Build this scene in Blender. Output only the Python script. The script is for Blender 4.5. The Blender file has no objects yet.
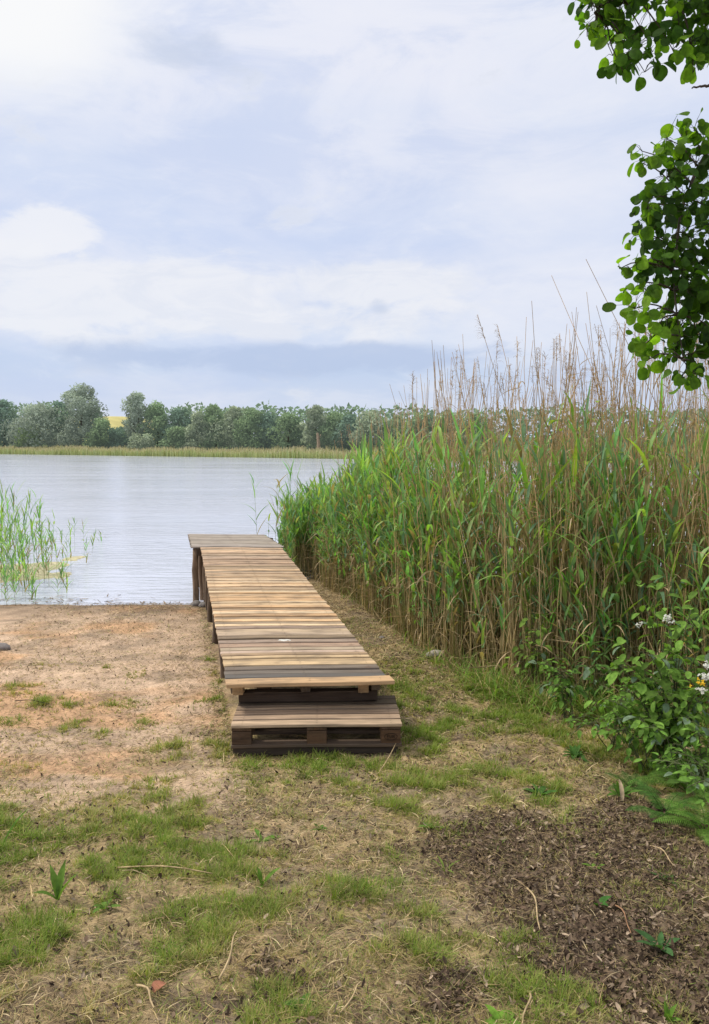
import bpy, bmesh, math, random
import numpy as np
from mathutils import Vector, Matrix

rng = np.random.default_rng(11)
random.seed(5)
C = bpy.context.scene.collection
PI = math.pi

# ------------------------------------------------------------------ camera frame
F = 800.0                       # focal length in pixels of the 709x1024 frame
PITCH = math.atan(69 / 800)
HC = 2.42                       # eye height above the lake surface (z = 0)
cp, sp = math.cos(PITCH), math.sin(PITCH)


def P(px, py, d):
    """world point seen at pixel (px, py) at depth d - used to survey the place"""
    a = (px - 354.5) / F * d
    v = (512 - py) / F
    return np.array([a, d * (cp + v * sp), HC + d * (v * cp - sp)])


def proj(p):
    p = np.asarray(p, float)
    x, y, z = p[..., 0], p[..., 1], p[..., 2] - HC
    d = y * cp - z * sp
    u = y * sp + z * cp
    return 354.5 + F * x / d, 512 - F * u / d, d


# ------------------------------------------------------------------ noise
_tab = rng.random((256, 256))


def vn(x, y, s=0):
    x = np.asarray(x, float) + s * 17.3
    y = np.asarray(y, float) + s * 9.7
    xi = np.floor(x).astype(int); yi = np.floor(y).astype(int)
    fx = x - xi; fy = y - yi
    fx = fx * fx * (3 - 2 * fx); fy = fy * fy * (3 - 2 * fy)
    a = _tab[xi & 255, yi & 255]; b = _tab[(xi + 1) & 255, yi & 255]
    c = _tab[xi & 255, (yi + 1) & 255]; d = _tab[(xi + 1) & 255, (yi + 1) & 255]
    return (a * (1 - fx) + b * fx) * (1 - fy) + (c * (1 - fx) + d * fx) * fy


def fbm(x, y, s=0, o=4):
    r = 0; a = 0.5; t = 0
    for k in range(o):
        r = r + a * vn(x * 2 ** k, y * 2 ** k, s + 3 * k); t += a; a *= 0.5
    return r / t


def sst(a, b, x):
    t = np.clip((np.asarray(x, float) - a) / (b - a), 0, 1)
    return t * t * (3 - 2 * t)


# ------------------------------------------------------------------ terrain height
PY = [-400, -60, -30, -5, 0, 2, 5.4, 8, 11.7, 12.5, 16, 30, 60]
PZ = [8, 4, 3.0, 1.45, .83, .62, .215, .14, .015, -.07, -.4, -1.2, -1.6]


def far_shore(x):
    return 126 - .708 * np.clip(x, -260, 40) - .25 * np.clip(x + 260, -2000, 0) * 0


def gz0(x, y):
    x = np.asarray(x, float); y = np.asarray(y, float)
    yy = y - 2.6 * sst(-1.7, -.6, x) * sst(9, 12, y)
    z = np.interp(yy, PY, PZ)
    ys = far_shore(x)
    f = np.clip((y - ys) / 8, -1, 1)
    zf = np.where(f < 0, 1.6 * f, .8 * f) + np.clip((y - ys) * .012, 0, 6)
    z = np.where(y > ys - 8, np.maximum(z, zf), z)
    return z


def gz(x, y):
    z = gz0(x, y)
    near = 1 - sst(13, 40, np.hypot(x, y))
    sand = sand_w(x, y)
    n = (fbm(x * 1.3, y * 1.3, 1) - .5) * .09 + (fbm(x * 5, y * 5, 2, 3) - .5) * .05 * (1 - .7 * sand)
    n = n + (fbm(x * 16, y * 16, 4, 2) - .5) * .022 * (1 - .75 * sand)
    wl = sst(.0, .16, z) * .8 + .2
    return z + n * near * wl


def sand_w(x, y):
    e = y + (fbm(x * 1.1, y * 1.1, 7, 5) - .5) * 3.2
    w = sst(4.0, 6.0, e) * (1 - sst(-.12, .25, x + .22 * (y - 5.6) + .95))
    return w


def G(px, py):
    """ground point under a pixel"""
    d = 3.0
    dirv = P(px, py, 1.0) - np.array([0, 0, HC])
    lo, hi = .5, 60.
    for _ in range(40):
        m = (lo + hi) / 2
        p = np.array([0, 0, HC]) + dirv * m
        if p[2] > gz0(p[0], p[1]): lo = m
        else: hi = m
    p = np.array([0, 0, HC]) + dirv * lo
    return p


def GP(px, py):
    p = G(px, py)
    return np.array([p[0], p[1], float(gz(p[0], p[1]))])


# ------------------------------------------------------------------ mesh helpers
class MB:
    def __init__(s): s.v = []; s.f = []; s.c = []; s.n = 0

    def add(s, v, f, c):
        v = np.asarray(v, float).reshape(-1, 3); f = np.asarray(f, int)
        if f.shape[-1] == 3: f = np.concatenate([f, f[:, 2:3] * 0 - 1 - s.n], 1)
        c = np.broadcast_to(np.asarray(c, float), (len(v), 3))
        s.v.append(v); s.f.append(f + s.n); s.c.append(c); s.n += len(v)

    def mesh(s, name, smooth=True):
        me = bpy.data.meshes.new(name)
        if not s.v: return me
        v = np.concatenate(s.v); f = np.concatenate(s.f); c = np.concatenate(s.c)
        me.vertices.add(len(v)); me.vertices.foreach_set('co', v.ravel())
        tri = f[:, 3] < 0
        tot = np.where(tri, 3, 4)
        mask = np.ones(f.shape, bool); mask[tri, 3] = False
        loops = f[mask]
        me.loops.add(len(loops)); me.loops.foreach_set('vertex_index', loops.astype(np.int32))
        me.polygons.add(len(f))
        st = np.concatenate([[0], np.cumsum(tot)[:-1]])
        me.polygons.foreach_set('loop_start', st.astype(np.int32))
        me.polygons.foreach_set('loop_total', tot.astype(np.int32))
        me.polygons.foreach_set('use_smooth', np.full(len(f), smooth))
        at = me.color_attributes.new('Col', 'FLOAT_COLOR', 'POINT')
        at.data.foreach_set('color', np.concatenate([c, np.ones((len(c), 1))], 1).ravel())
        me.update(calc_edges=True)
        return me


def link(name, me, mat, parent=None, loc=None):
    o = bpy.data.objects.new(name, me); C.objects.link(o)
    if mat is not None:
        me.materials.clear(); me.materials.append(mat)
    if parent is not None: o.parent = parent
    if loc is not None: o.location = loc
    return o


def tag(o, label=None, cat=None, group=None, kind=None):
    if label: o['label'] = label
    if cat: o['category'] = cat
    if group: o['group'] = group
    if kind: o['kind'] = kind
    return o


def empty(name, loc, label, cat, group=None):
    o = bpy.data.objects.new(name, None); C.objects.link(o); o.location = loc
    o.empty_display_size = .1
    return tag(o, label, cat, group)


def nrm(a): return a / np.maximum(np.linalg.norm(a, axis=-1, keepdims=True), 1e-9)


def leaves(mb, pos, dirv, nor, L, W, col, prof, K=5, curl=0., fold=.15, colv=.0, tipcol=None):
    """N leaf blades with a midrib fold: pos/dirv/nor (N,3)"""
    pos = np.asarray(pos, float).reshape(-1, 3); N = len(pos)
    if N == 0: return
    dirv = nrm(np.broadcast_to(np.asarray(dirv, float), (N, 3)))
    nor = np.broadcast_to(np.asarray(nor, float), (N, 3))
    nor = nrm(nor - dirv * (nor * dirv).sum(-1, keepdims=True))
    sd = np.cross(dirv, nor)
    L = np.broadcast_to(np.asarray(L, float), (N,)); W = np.broadcast_to(np.asarray(W, float), (N,))
    curl = np.broadcast_to(np.asarray(curl, float), (N,))
    s = np.linspace(0, 1, K)
    w = np.interp(s, prof[0], prof[1])
    ang = curl[:, None] * s[None]
    # arc: integrate direction
    ds = np.diff(s, prepend=0)
    am = np.concatenate([ang[:, :1], (ang[:, 1:] + ang[:, :-1]) / 2], 1)
    along = np.cumsum(np.cos(am) * ds[None], 1) * L[:, None]
    up = -np.cumsum(np.sin(am) * ds[None], 1) * L[:, None]
    c = pos[:, None] + dirv[:, None] * along[..., None] + nor[:, None] * up[..., None]
    ww = W[:, None] * w[None] * .5
    lf = c + sd[:, None] * ww[..., None] + nor[:, None] * (ww * fold * 2)[..., None]
    rt = c - sd[:, None] * ww[..., None] + nor[:, None] * (ww * fold * 2)[..., None]
    V = np.stack([lf, c, rt], 2)                       # N,K,3,3
    k = np.arange(K - 1)
    b = (np.arange(N)[:, None] * K + k[None]) * 3
    f = np.stack([np.stack([b, b + 1, b + 4, b + 3], -1), np.stack([b + 1, b + 2, b + 5, b + 4], -1)], 2).reshape(-1, 4)
    col = np.broadcast_to(np.asarray(col, float), (N, 3))
    cc = np.repeat(col, K * 3, 0).reshape(N, K, 3, 3)
    if tipcol is not None:
        t = (s ** 2)[None, :, None, None]
        cc = cc * (1 - t) + np.asarray(tipcol)[None, None, None] * t
    mb.add(V, f, cc.reshape(-1, 3))


def ribbons(mb, pts, side, w, col):
    """pts (N,K,3), side (N,3) or (N,K,3), w (N,K)"""
    N, K = pts.shape[:2]
    side = np.asarray(side, float)
    if side.ndim == 2: side = side[:, None]
    a = pts + side * w[..., None] * .5; b = pts - side * w[..., None] * .5
    V = np.stack([a, b], 2)
    i = (np.arange(N)[:, None] * K + np.arange(K - 1)[None]) * 2
    f = np.stack([i, i + 1, i + 3, i + 2], -1).reshape(-1, 4)
    col = np.asarray(col, float)
    if col.ndim == 1: col = np.broadcast_to(col, (N, 3))
    if col.ndim == 2: col = np.repeat(col[:, None], K, 1)
    mb.add(V, f, np.repeat(col[:, :, None], 2, 2).reshape(-1, 3))


def tubes(mb, pts, r, col, S=4):
    """N tubes: pts (N,K,3), r (N,K)"""
    N, K = pts.shape[:2]
    t = nrm(np.gradient(pts, axis=1))
    ref = np.where(np.abs(t[..., 2:3]) > .9, np.array([1., 0, 0]), np.array([0, 0, 1.]))
    u = nrm(np.cross(t, ref)); v = np.cross(t, u)
    a = np.arange(S) * 2 * PI / S
    ring = pts[:, :, None] + r[..., None, None] * (np.cos(a)[None, None, :, None] * u[:, :, None] + np.sin(a)[None, None, :, None] * v[:, :, None])
    i = (np.arange(N)[:, None] * K + np.arange(K - 1)[None]) * S
    f = []
    for k in range(S):
        k2 = (k + 1) % S
        f.append(np.stack([i + k, i + k2, i + S + k2, i + S + k], -1).reshape(-1, 4))
    col = np.asarray(col, float)
    if col.ndim == 1: col = np.broadcast_to(col, (N, 3))
    if col.ndim == 2: col = np.repeat(col[:, None], K, 1)
    mb.add(ring, np.concatenate(f), np.repeat(col[:, :, None], S, 2).reshape(-1, 3))
    # caps (quads on 4-sided tubes only)
    if S == 4:
        top = (np.arange(N) * K + K - 1) * S
        mb.f.append((np.stack([top, top + 1, top + 2, top + 3], -1)) + mb.n - N * K * S)


def U(a, b, n=None): return rng.uniform(a, b, n)


def rdir(n):
    v = rng.normal(size=(n, 3)); return nrm(v)


# ------------------------------------------------------------------ materials
def newmat(name):
    m = bpy.data.materials.new(name); m.use_nodes = True
    nt = m.node_tree; nt.nodes.clear()
    out = nt.nodes.new('ShaderNodeOutputMaterial')
    return m, nt, out


def N(nt, t, **kw):
    n = nt.nodes.new(t)
    for k, v in kw.items():
        if k in n.inputs: n.inputs[k].default_value = v
        else: setattr(n, k, v)
    return n


def mth(nt, op, a, b=None, c=None):
    n = nt.nodes.new('ShaderNodeMath'); n.operation = op
    for i, q in enumerate((a, b, c)):
        if q is None: continue
        if isinstance(q, (int, float)): n.inputs[i].default_value = q
        else: nt.links.new(q, n.inputs[i])
    return n.outputs[0]


def mixc(nt, fac, a, b, mode='MIX'):
    n = nt.nodes.new('ShaderNodeMix'); n.data_type = 'RGBA'; n.blend_type = mode
    for s, q in ((n.inputs[0], fac), (n.inputs[6], a), (n.inputs[7], b)):
        if isinstance(q, (int, float)): s.default_value = q
        elif isinstance(q, (tuple, list)): s.default_value = (*q[:3], 1)
        else: nt.links.new(q, s)
    return n.outputs[2]


def ramp(nt, fac, stops):
    n = nt.nodes.new('ShaderNodeValToRGB')
    e = n.color_ramp.elements
    while len(e) < len(stops): e.new(.5)
    for q, (p, c) in zip(e, stops):
        q.position = p; q.color = (*c[:3], 1) if isinstance(c, (tuple, list)) else (c, c, c, 1)
    nt.links.new(fac, n.inputs[0])
    return n.outputs[0]


def leafmat(name, trans=.35, rough=.55, spec=.3, vary=.35, scale=9., tcol=(1.25, 1.3, .6), haze_glow=None):
    m, nt, out = newmat(name)
    at = N(nt, 'ShaderNodeAttribute', attribute_name='Col')
    tc = N(nt, 'ShaderNodeTexCoord'); nz = N(nt, 'ShaderNodeTexNoise', Scale=scale, Detail=3.)
    nt.links.new(tc.outputs['Object'], nz.inputs['Vector'])
    f = ramp(nt, nz.outputs['Fac'], [(.25, 1 - vary), (.75, 1 + vary * .6)])
    col = mixc(nt, 1., at.outputs['Color'], f, 'MULTIPLY')
    p = N(nt, 'ShaderNodeBsdfPrincipled', Roughness=rough)
    p.inputs['Specular IOR Level'].default_value = spec
    nt.links.new(col, p.inputs['Base Color'])
    if haze_glow:                                  # constant faint glow of the leaves, standing in for distance haze
        p.inputs['Emission Color'].default_value = (*haze_glow, 1); p.inputs['Emission Strength'].default_value = 1.
    if trans > 0:
        t = N(nt, 'ShaderNodeBsdfTranslucent')
        nt.links.new(mixc(nt, 1., col, tcol, 'MULTIPLY'), t.inputs['Color'])
        mx = N(nt, 'ShaderNodeMixShader'); mx.inputs[0].default_value = trans
        nt.links.new(p.outputs[0], mx.inputs[1]); nt.links.new(t.outputs[0], mx.inputs[2])
        nt.links.new(mx.outputs[0], out.inputs[0])
    else: nt.links.new(p.outputs[0], out.inputs[0])
    return m


def woodmat(name, grain=(.55, 1.25), stain=.6, rough=.78):
    m, nt, out = newmat(name)
    oi = N(nt, 'ShaderNodeObjectInfo'); tc = N(nt, 'ShaderNodeTexCoord')
    off = N(nt, 'ShaderNodeVectorMath', operation='SCALE')
    cmb = N(nt, 'ShaderNodeCombineXYZ')
    nt.links.new(oi.outputs['Random'], cmb.inputs[0]); nt.links.new(oi.outputs['Random'], cmb.inputs[1]); nt.links.new(oi.outputs['Random'], cmb.inputs[2])
    nt.links.new(cmb.outputs[0], off.inputs[0]); off.inputs['Scale'].default_value = 37.
    ad = N(nt, 'ShaderNodeVectorMath', operation='ADD')
    nt.links.new(tc.outputs['Object'], ad.inputs[0]); nt.links.new(off.outputs[0], ad.inputs[1])
    mp = N(nt, 'ShaderNodeMapping'); mp.inputs['Scale'].default_value = (1.3, 22, 22)
    nt.links.new(ad.outputs[0], mp.inputs[0])
    n1 = N(nt, 'ShaderNodeTexNoise', Scale=2.2, Detail=6., Distortion=.6, Roughness=.65); nt.links.new(mp.outputs[0], n1.inputs['Vector'])
    mp2 = N(nt, 'ShaderNodeMapping'); mp2.inputs['Scale'].default_value = (3, 7, 7); nt.links.new(ad.outputs[0], mp2.inputs[0])
    n2 = N(nt, 'ShaderNodeTexNoise', Scale=1.3, Detail=5.); nt.links.new(mp2.outputs[0], n2.inputs['Vector'])
    vo = N(nt, 'ShaderNodeTexVoronoi', Scale=1.); mp3 = N(nt, 'ShaderNodeMapping'); mp3.inputs['Scale'].default_value = (3.2, 9, 9)
    nt.links.new(ad.outputs[0], mp3.inputs[0]); nt.links.new(mp3.outputs[0], vo.inputs['Vector'])
    g = ramp(nt, n1.outputs['Fac'], [(.3, grain[0]), (.7, grain[1])])
    sx = N(nt, 'ShaderNodeSeparateXYZ'); nt.links.new(tc.outputs['Object'], sx.inputs[0])
    ax_ = mth(nt, 'ABSOLUTE', mth(nt, 'SUBTRACT', mth(nt, 'ABSOLUTE', mth(nt, 'SUBTRACT', mth(nt, 'ABSOLUTE', sx.outputs[0]), .265)), .262))
    ay_ = mth(nt, 'ABSOLUTE', mth(nt, 'SUBTRACT', mth(nt, 'ABSOLUTE', sx.outputs[1]), .021))
    nail = ramp(nt, mth(nt, 'ADD', ax_, ay_), [(.0045, .6), (.0065, 0)])
    rust = ramp(nt, mth(nt, 'ADD', mth(nt, 'MULTIPLY', ax_, .45), mth(nt, 'MULTIPLY', ay_, .6)), [(.004, .12), (.015, 0)])
    c = mixc(nt, 1., oi.outputs['Color'], g, 'MULTIPLY')
    st = ramp(nt, n2.outputs['Fac'], [(.46, 0), (.54, .35), (.72, 1)])
    c = mixc(nt, mth(nt, 'MULTIPLY', st, stain), c, (.13, .10, .08))
    kn = ramp(nt, vo.outputs['Distance'], [(.05, 1), (.13, 0)])
    c = mixc(nt, mth(nt, 'MULTIPLY', kn, .6), c, (.12, .06, .03))
    c = mixc(nt, rust, c, (.16, .10, .06)); c = mixc(nt, nail, c, (.05, .045, .04))
    p = N(nt, 'ShaderNodeBsdfPrincipled', Roughness=rough); p.inputs['Specular IOR Level'].default_value = .25
    nt.links.new(c, p.inputs['Base Color'])
    b = N(nt, 'ShaderNodeBump', Strength=.5, Distance=.004); nt.links.new(n1.outputs['Fac'], b.inputs['Height']); nt.links.new(b.outputs[0], p.inputs['Normal'])
    nt.links.new(p.outputs[0], out.inputs[0])
    return m


def barkmat(name):
    m, nt, out = newmat(name)
    at = N(nt, 'ShaderNodeAttribute', attribute_name='Col'); tc = N(nt, 'ShaderNodeTexCoord')
    mp = N(nt, 'ShaderNodeMapping'); mp.inputs['Scale'].default_value = (14, 14, 3); nt.links.new(tc.outputs['Object'], mp.inputs[0])
    nz = N(nt, 'ShaderNodeTexNoise', Scale=1.6, Detail=6.); nt.links.new(mp.outputs[0], nz.inputs['Vector'])
    c = mixc(nt, 1., at.outputs['Color'], ramp(nt, nz.outputs['Fac'], [(.3, .45), (.7, 1.3)]), 'MULTIPLY')
    p = N(nt, 'ShaderNodeBsdfPrincipled', Roughness=.9); nt.links.new(c, p.inputs['Base Color'])
    b = N(nt, 'ShaderNodeBump', Strength=.7, Distance=.02); nt.links.new(nz.outputs['Fac'], b.inputs['Height']); nt.links.new(b.outputs[0], p.inputs['Normal'])
    nt.links.new(p.outputs[0], out.inputs[0])
    return m


M_reed = leafmat('reed_green', .45, .5, .3, vary=.2)
M_dry = leafmat('reed_dry', .25, .8, .1, tcol=(1.1, 1, .8))
M_grass = leafmat('grass_blade', .35, .6, .2)
M_litter = leafmat('litter', .05, .9, .1, vary=.5, scale=30, tcol=(1, 1, 1))
M_alder = leafmat('alder_leaf', .6, .6, .2, vary=.4, scale=45, tcol=(1.5, 1.7, .35))
M_shrub = leafmat('shrub_leaf', .35, .72, .15, vary=.45, scale=40)
M_tree = leafmat('tree_crown', .3, .8, .1, vary=.3, scale=.35, tcol=(1, 1, .8), haze_glow=(.054, .066, .062))
M_flower = leafmat('petal', .2, .7, .1, vary=.1, tcol=(1, 1, 1))
M_bark = barkmat('bark')
M_wood = woodmat('plank_wood', (.6, 1.2), .6)
M_dark = woodmat('weathered_wood', (.5, 1.3), .35)

# ground ---------------------------------------------------------
m, nt, out = newmat('ground_soil')
at = N(nt, 'ShaderNodeAttribute', attribute_name='Col'); tc = N(nt, 'ShaderNodeTexCoord')
n1 = N(nt, 'ShaderNodeTexNoise', Scale=3., Detail=8., Roughness=.7); n2 = N(nt, 'ShaderNodeTexNoise', Scale=45., Detail=6., Roughness=.75)
n3 = N(nt, 'ShaderNodeTexVoronoi', Scale=38.)
for q in (n1, n2, n3): nt.links.new(tc.outputs['Object'], q.inputs['Vector'])
c = mixc(nt, 1., at.outputs['Color'], ramp(nt, n1.outputs['Fac'], [(.3, .72), (.7, 1.22)]), 'MULTIPLY')
c = mixc(nt, 1., c, ramp(nt, n2.outputs['Fac'], [(.3, .55), (.5, 1.), (.7, 1.3)]), 'MULTIPLY')
p = N(nt, 'ShaderNodeBsdfPrincipled', Roughness=.95); p.inputs['Specular IOR Level'].default_value = .15
nt.links.new(c, p.inputs['Base Color'])
b = N(nt, 'ShaderNodeBump', Strength=.8, Distance=.02)
nt.links.new(mth(nt, 'ADD', n2.outputs['Fac'], mth(nt, 'MULTIPLY', n3.outputs['Distance'], .5)), b.inputs['Height']); nt.links.new(b.outputs[0], p.inputs['Normal'])
nt.links.new(p.outputs[0], out.inputs[0])
M_ground = m

# water ----------------------------------------------------------
m, nt, out = newmat('lake_water')
tc = N(nt, 'ShaderNodeTexCoord')
mp = N(nt, 'ShaderNodeMapping'); mp.inputs['Scale'].default_value = (.9, 3.2, 1); mp.inputs['Rotation'].default_value = (0, 0, .12)
nt.links.new(tc.outputs['Object'], mp.inputs[0])
w1 = N(nt, 'ShaderNodeTexNoise', Scale=1.6, Detail=5., Roughness=.55, Distortion=.4); nt.links.new(mp.outputs[0], w1.inputs['Vector'])
mp2 = N(nt, 'ShaderNodeMapping'); mp2.inputs['Scale'].default_value = (.05, .22, 1); nt.links.new(tc.outputs['Object'], mp2.inputs[0])
w2 = N(nt, 'ShaderNodeTexNoise', Scale=1., Detail=4.); nt.links.new(mp2.outputs[0], w2.inputs['Vector'])
h = mth(nt, 'MULTIPLY', w1.outputs['Fac'], ramp(nt, w2.outputs['Fac'], [(.35, .25), (.65, 1.)]))
b = N(nt, 'ShaderNodeBump', Strength=.6, Distance=.11); nt.links.new(h, b.inputs['Height'])
p = N(nt, 'ShaderNodeBsdfPrincipled', Roughness=.12, IOR=1.33); p.inputs['Base Color'].default_value = (.56, .60, .73, 1)
p.inputs['Specular IOR Level'].default_value = .9
nt.links.new(b.outputs[0], p.inputs['Normal']); nt.links.new(p.outputs[0], out.inputs[0])
M_water = m


def plain(name, col, rough=.9, nscale=30., lo=.7, hi=1.2, bump=.3):
    m, nt, out = newmat(name); tc = N(nt, 'ShaderNodeTexCoord')
    nz = N(nt, 'ShaderNodeTexNoise', Scale=nscale, Detail=5.); nt.links.new(tc.outputs['Object'], nz.inputs['Vector'])
    c = mixc(nt, 1., col, ramp(nt, nz.outputs['Fac'], [(.3, lo), (.7, hi)]), 'MULTIPLY')
    p = N(nt, 'ShaderNodeBsdfPrincipled', Roughness=rough); nt.links.new(c, p.inputs['Base Color'])
    b = N(nt, 'ShaderNodeBump', Strength=bump, Distance=.01); nt.links.new(nz.outputs['Fac'], b.inputs['Height']); nt.links.new(b.outputs[0], p.inputs['Normal'])
    nt.links.new(p.outputs[0], out.inputs[0]); return m


# ------------------------------------------------------------------ world, sun, camera
SUN_AZ, SUN_EL = math.radians(-72), math.radians(54)
w = bpy.data.worlds.new('World'); bpy.context.scene.world = w; w.use_nodes = True
nt = w.node_tree; nt.nodes.clear()
out = nt.nodes.new('ShaderNodeOutputWorld'); bg = nt.nodes.new('ShaderNodeBackground'); nt.links.new(bg.outputs[0], out.inputs[0])
sky = nt.nodes.new('ShaderNodeTexSky'); sky.sky_type = 'NISHITA'; sky.sun_disc = False
sky.sun_elevation = SUN_EL; sky.sun_rotation = SUN_AZ
skb = N(nt, 'ShaderNodeVectorMath', operation='SCALE'); nt.links.new(sky.outputs[0], skb.inputs[0]); skb.inputs['Scale'].default_value = .1
tc = N(nt, 'ShaderNodeTexCoord'); sep = N(nt, 'ShaderNodeSeparateXYZ'); nt.links.new(tc.outputs['Generated'], sep.inputs[0])
az = mth(nt, 'ARCTAN2', sep.outputs[0], sep.outputs[1]); el = mth(nt, 'ARCSINE', sep.outputs[2])


def wn(sx, sy, off, detail=6., rough=.55, dist=.3):
    cb = N(nt, 'ShaderNodeCombineXYZ'); nt.links.new(mth(nt, 'MULTIPLY', az, sx), cb.inputs[0]); nt.links.new(mth(nt, 'MULTIPLY', el, sy), cb.inputs[1]); cb.inputs[2].default_value = off
    q = N(nt, 'ShaderNodeTexNoise', Scale=1., Detail=detail, Roughness=rough, Distortion=dist); nt.links.new(cb.outputs[0], q.inputs['Vector'])
    return q.outputs['Fac']


def smooth(x, a, b):
    q = nt.nodes.new('ShaderNodeMapRange'); q.interpolation_type = 'SMOOTHSTEP'; q.inputs[1].default_value = a; q.inputs[2].default_value = b
    nt.links.new(x, q.inputs[0]); return q.outputs[0]


def gauss(x0, y0, sx, sy):
    a = mth(nt, 'POWER', mth(nt, 'DIVIDE', mth(nt, 'SUBTRACT', az, x0), sx), 2.) if False else mth(nt, 'MULTIPLY', mth(nt, 'DIVIDE', mth(nt, 'SUBTRACT', az, x0), sx), mth(nt, 'DIVIDE', mth(nt, 'SUBTRACT', az, x0), sx))
    b_ = mth(nt, 'MULTIPLY', mth(nt, 'DIVIDE', mth(nt, 'SUBTRACT', el, y0), sy), mth(nt, 'DIVIDE', mth(nt, 'SUBTRACT', el, y0), sy))
    return mth(nt, 'EXPONENT', mth(nt, 'MULTIPLY', mth(nt, 'ADD', a, b_), -1.))


nA = wn(3.0, 7.0, 1.7); nB = wn(7., 16., 4.1, 8., .6); nC = wn(1.6, 4., 9.3, 4.)
eld = mth(nt, 'ADD', el, mth(nt, 'MULTIPLY', mth(nt, 'SUBTRACT', nC, .5), .09))
base = ramp(nt, eld, [(0., (.66, .73, .90)), (.05, (.63, .71, .89)), (.09, (.56, .67, .88)), (.125, (.68, .76, .93)), (.19, (.70, .77, .93)),
                      (.25, (.64, .725, .935)), (.33, (.70, .77, .94)), (.42, (.83, .86, .97)), (.6, (.90, .93, 1.0)), (.85, (1.12, 1.08, 1.03)), (1., (1.16, 1.11, 1.05))])
# large soft veils
veil = smooth(nA, .42, .66)
c = mixc(nt, mth(nt, 'MULTIPLY', veil, .55), base, (.87, .88, .97))
nD = wn(4.5, 11., 13.7, 9., .62, .6); nE = wn(9., 26., 21.3, 9., .62, .8)
c = mixc(nt, mth(nt, 'MULTIPLY', smooth(nD, .50, .72), .38), c, (.93, .935, .985))
c = mixc(nt, mth(nt, 'MULTIPLY', mth(nt, 'SUBTRACT', 1., smooth(nD, .34, .54)), .55), c, (.58, .67, .90))
c = mixc(nt, mth(nt, 'MULTIPLY', smooth(nE, .54, .72), .16), c, (.95, .955, .99))
# cumulus bank on the left, low over the far shore
band = mth(nt, 'MULTIPLY', smooth(el, .095, .15), mth(nt, 'SUBTRACT', 1., smooth(el, .19, .255)))
side = mth(nt, 'SUBTRACT', 1., smooth(az, .0, .28))
cum = smooth(mth(nt, 'ADD', nB, mth(nt, 'MULTIPLY', mth(nt, 'MULTIPLY', band, side), .34)), .60, .79)
c = mixc(nt, mth(nt, 'MULTIPLY', cum, .8), c, (.91, .915, .955))
c = mixc(nt, mth(nt, 'MULTIPLY', mth(nt, 'MULTIPLY', cum, mth(nt, 'SUBTRACT', 1., smooth(nE, .40, .58))), .55), c, (.76, .80, .91))
head = smooth(mth(nt, 'ADD', nB, mth(nt, 'MULTIPLY', gauss(-.36, .232, .07, .03), .45)), .64, .80)
c = mixc(nt, mth(nt, 'MULTIPLY', head, .85), c, (.92, .925, .965))
# grey-blue undersides
dk = smooth(mth(nt, 'ADD', nB, mth(nt, 'MULTIPLY', gauss(-.05, .105, .28, .022), .4)), .62, .86)
c = mixc(nt, mth(nt, 'MULTIPLY', dk, .85), c, (.50, .60, .82))
dk2 = smooth(mth(nt, 'ADD', nB, mth(nt, 'ADD', mth(nt, 'MULTIPLY', gauss(-.21, .435, .09, .028), .4), mth(nt, 'MULTIPLY', gauss(.03, .163, .022, .012), .5))), .68, .92)
c = mixc(nt, mth(nt, 'MULTIPLY', dk2, .75), c, (.60, .67, .83))
# bright break near the sun, upper left
br = smooth(mth(nt, 'ADD', mth(nt, 'MULTIPLY', nA, .5), gauss(-.40, .46, .17, .11)), .45, 1.15)
c = mixc(nt, br, c, (1.0, 1.0, 1.0))
br2 = smooth(mth(nt, 'ADD', mth(nt, 'MULTIPLY', nA, .6), mth(nt, 'MULTIPLY', gauss(.28, .26, .2, .1), .5)), .45, .9)
c = mixc(nt, mth(nt, 'MULTIPLY', br2, .5), c, (.91, .92, .985))
c = mixc(nt, .07, c, skb.outputs[0])
# below the horizon
c = mixc(nt, smooth(el, -.02, -.002), (.25, .27, .26), c)
nt.links.new(c, bg.inputs[0]); bg.inputs[1].default_value = 1.0

sd = bpy.data.lights.new('sun', 'SUN'); sd.energy = 3.0; sd.angle = math.radians(10); sd.color = (1, .92, .78)
so = bpy.data.objects.new('sun', sd); C.objects.link(so)
sv = Vector((math.sin(SUN_AZ) * math.cos(SUN_EL), math.cos(SUN_AZ) * math.cos(SUN_EL), math.sin(SUN_EL)))
so.rotation_euler = sv.to_track_quat('Z', 'Y').to_euler(); so.location = (-20, 20, 40)

cd = bpy.data.cameras.new('camera'); co = bpy.data.objects.new('camera', cd); C.objects.link(co)
cd.sensor_fit = 'VERTICAL'; cd.sensor_height = 24; cd.lens = F / 1024 * 24; cd.clip_end = 5000; cd.clip_start = .05
co.location = (0, 0, HC); co.rotation_euler = (PI / 2 - PITCH, 0, 0)
sc = bpy.context.scene; sc.camera = co
sc.view_settings.view_transform = 'Standard'; sc.view_settings.look = 'None'; sc.view_settings.exposure = 0
sc.cycles.max_bounces = 8; sc.cycles.transparent_max_bounces = 8
sc.cycles.use_denoising = True

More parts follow.
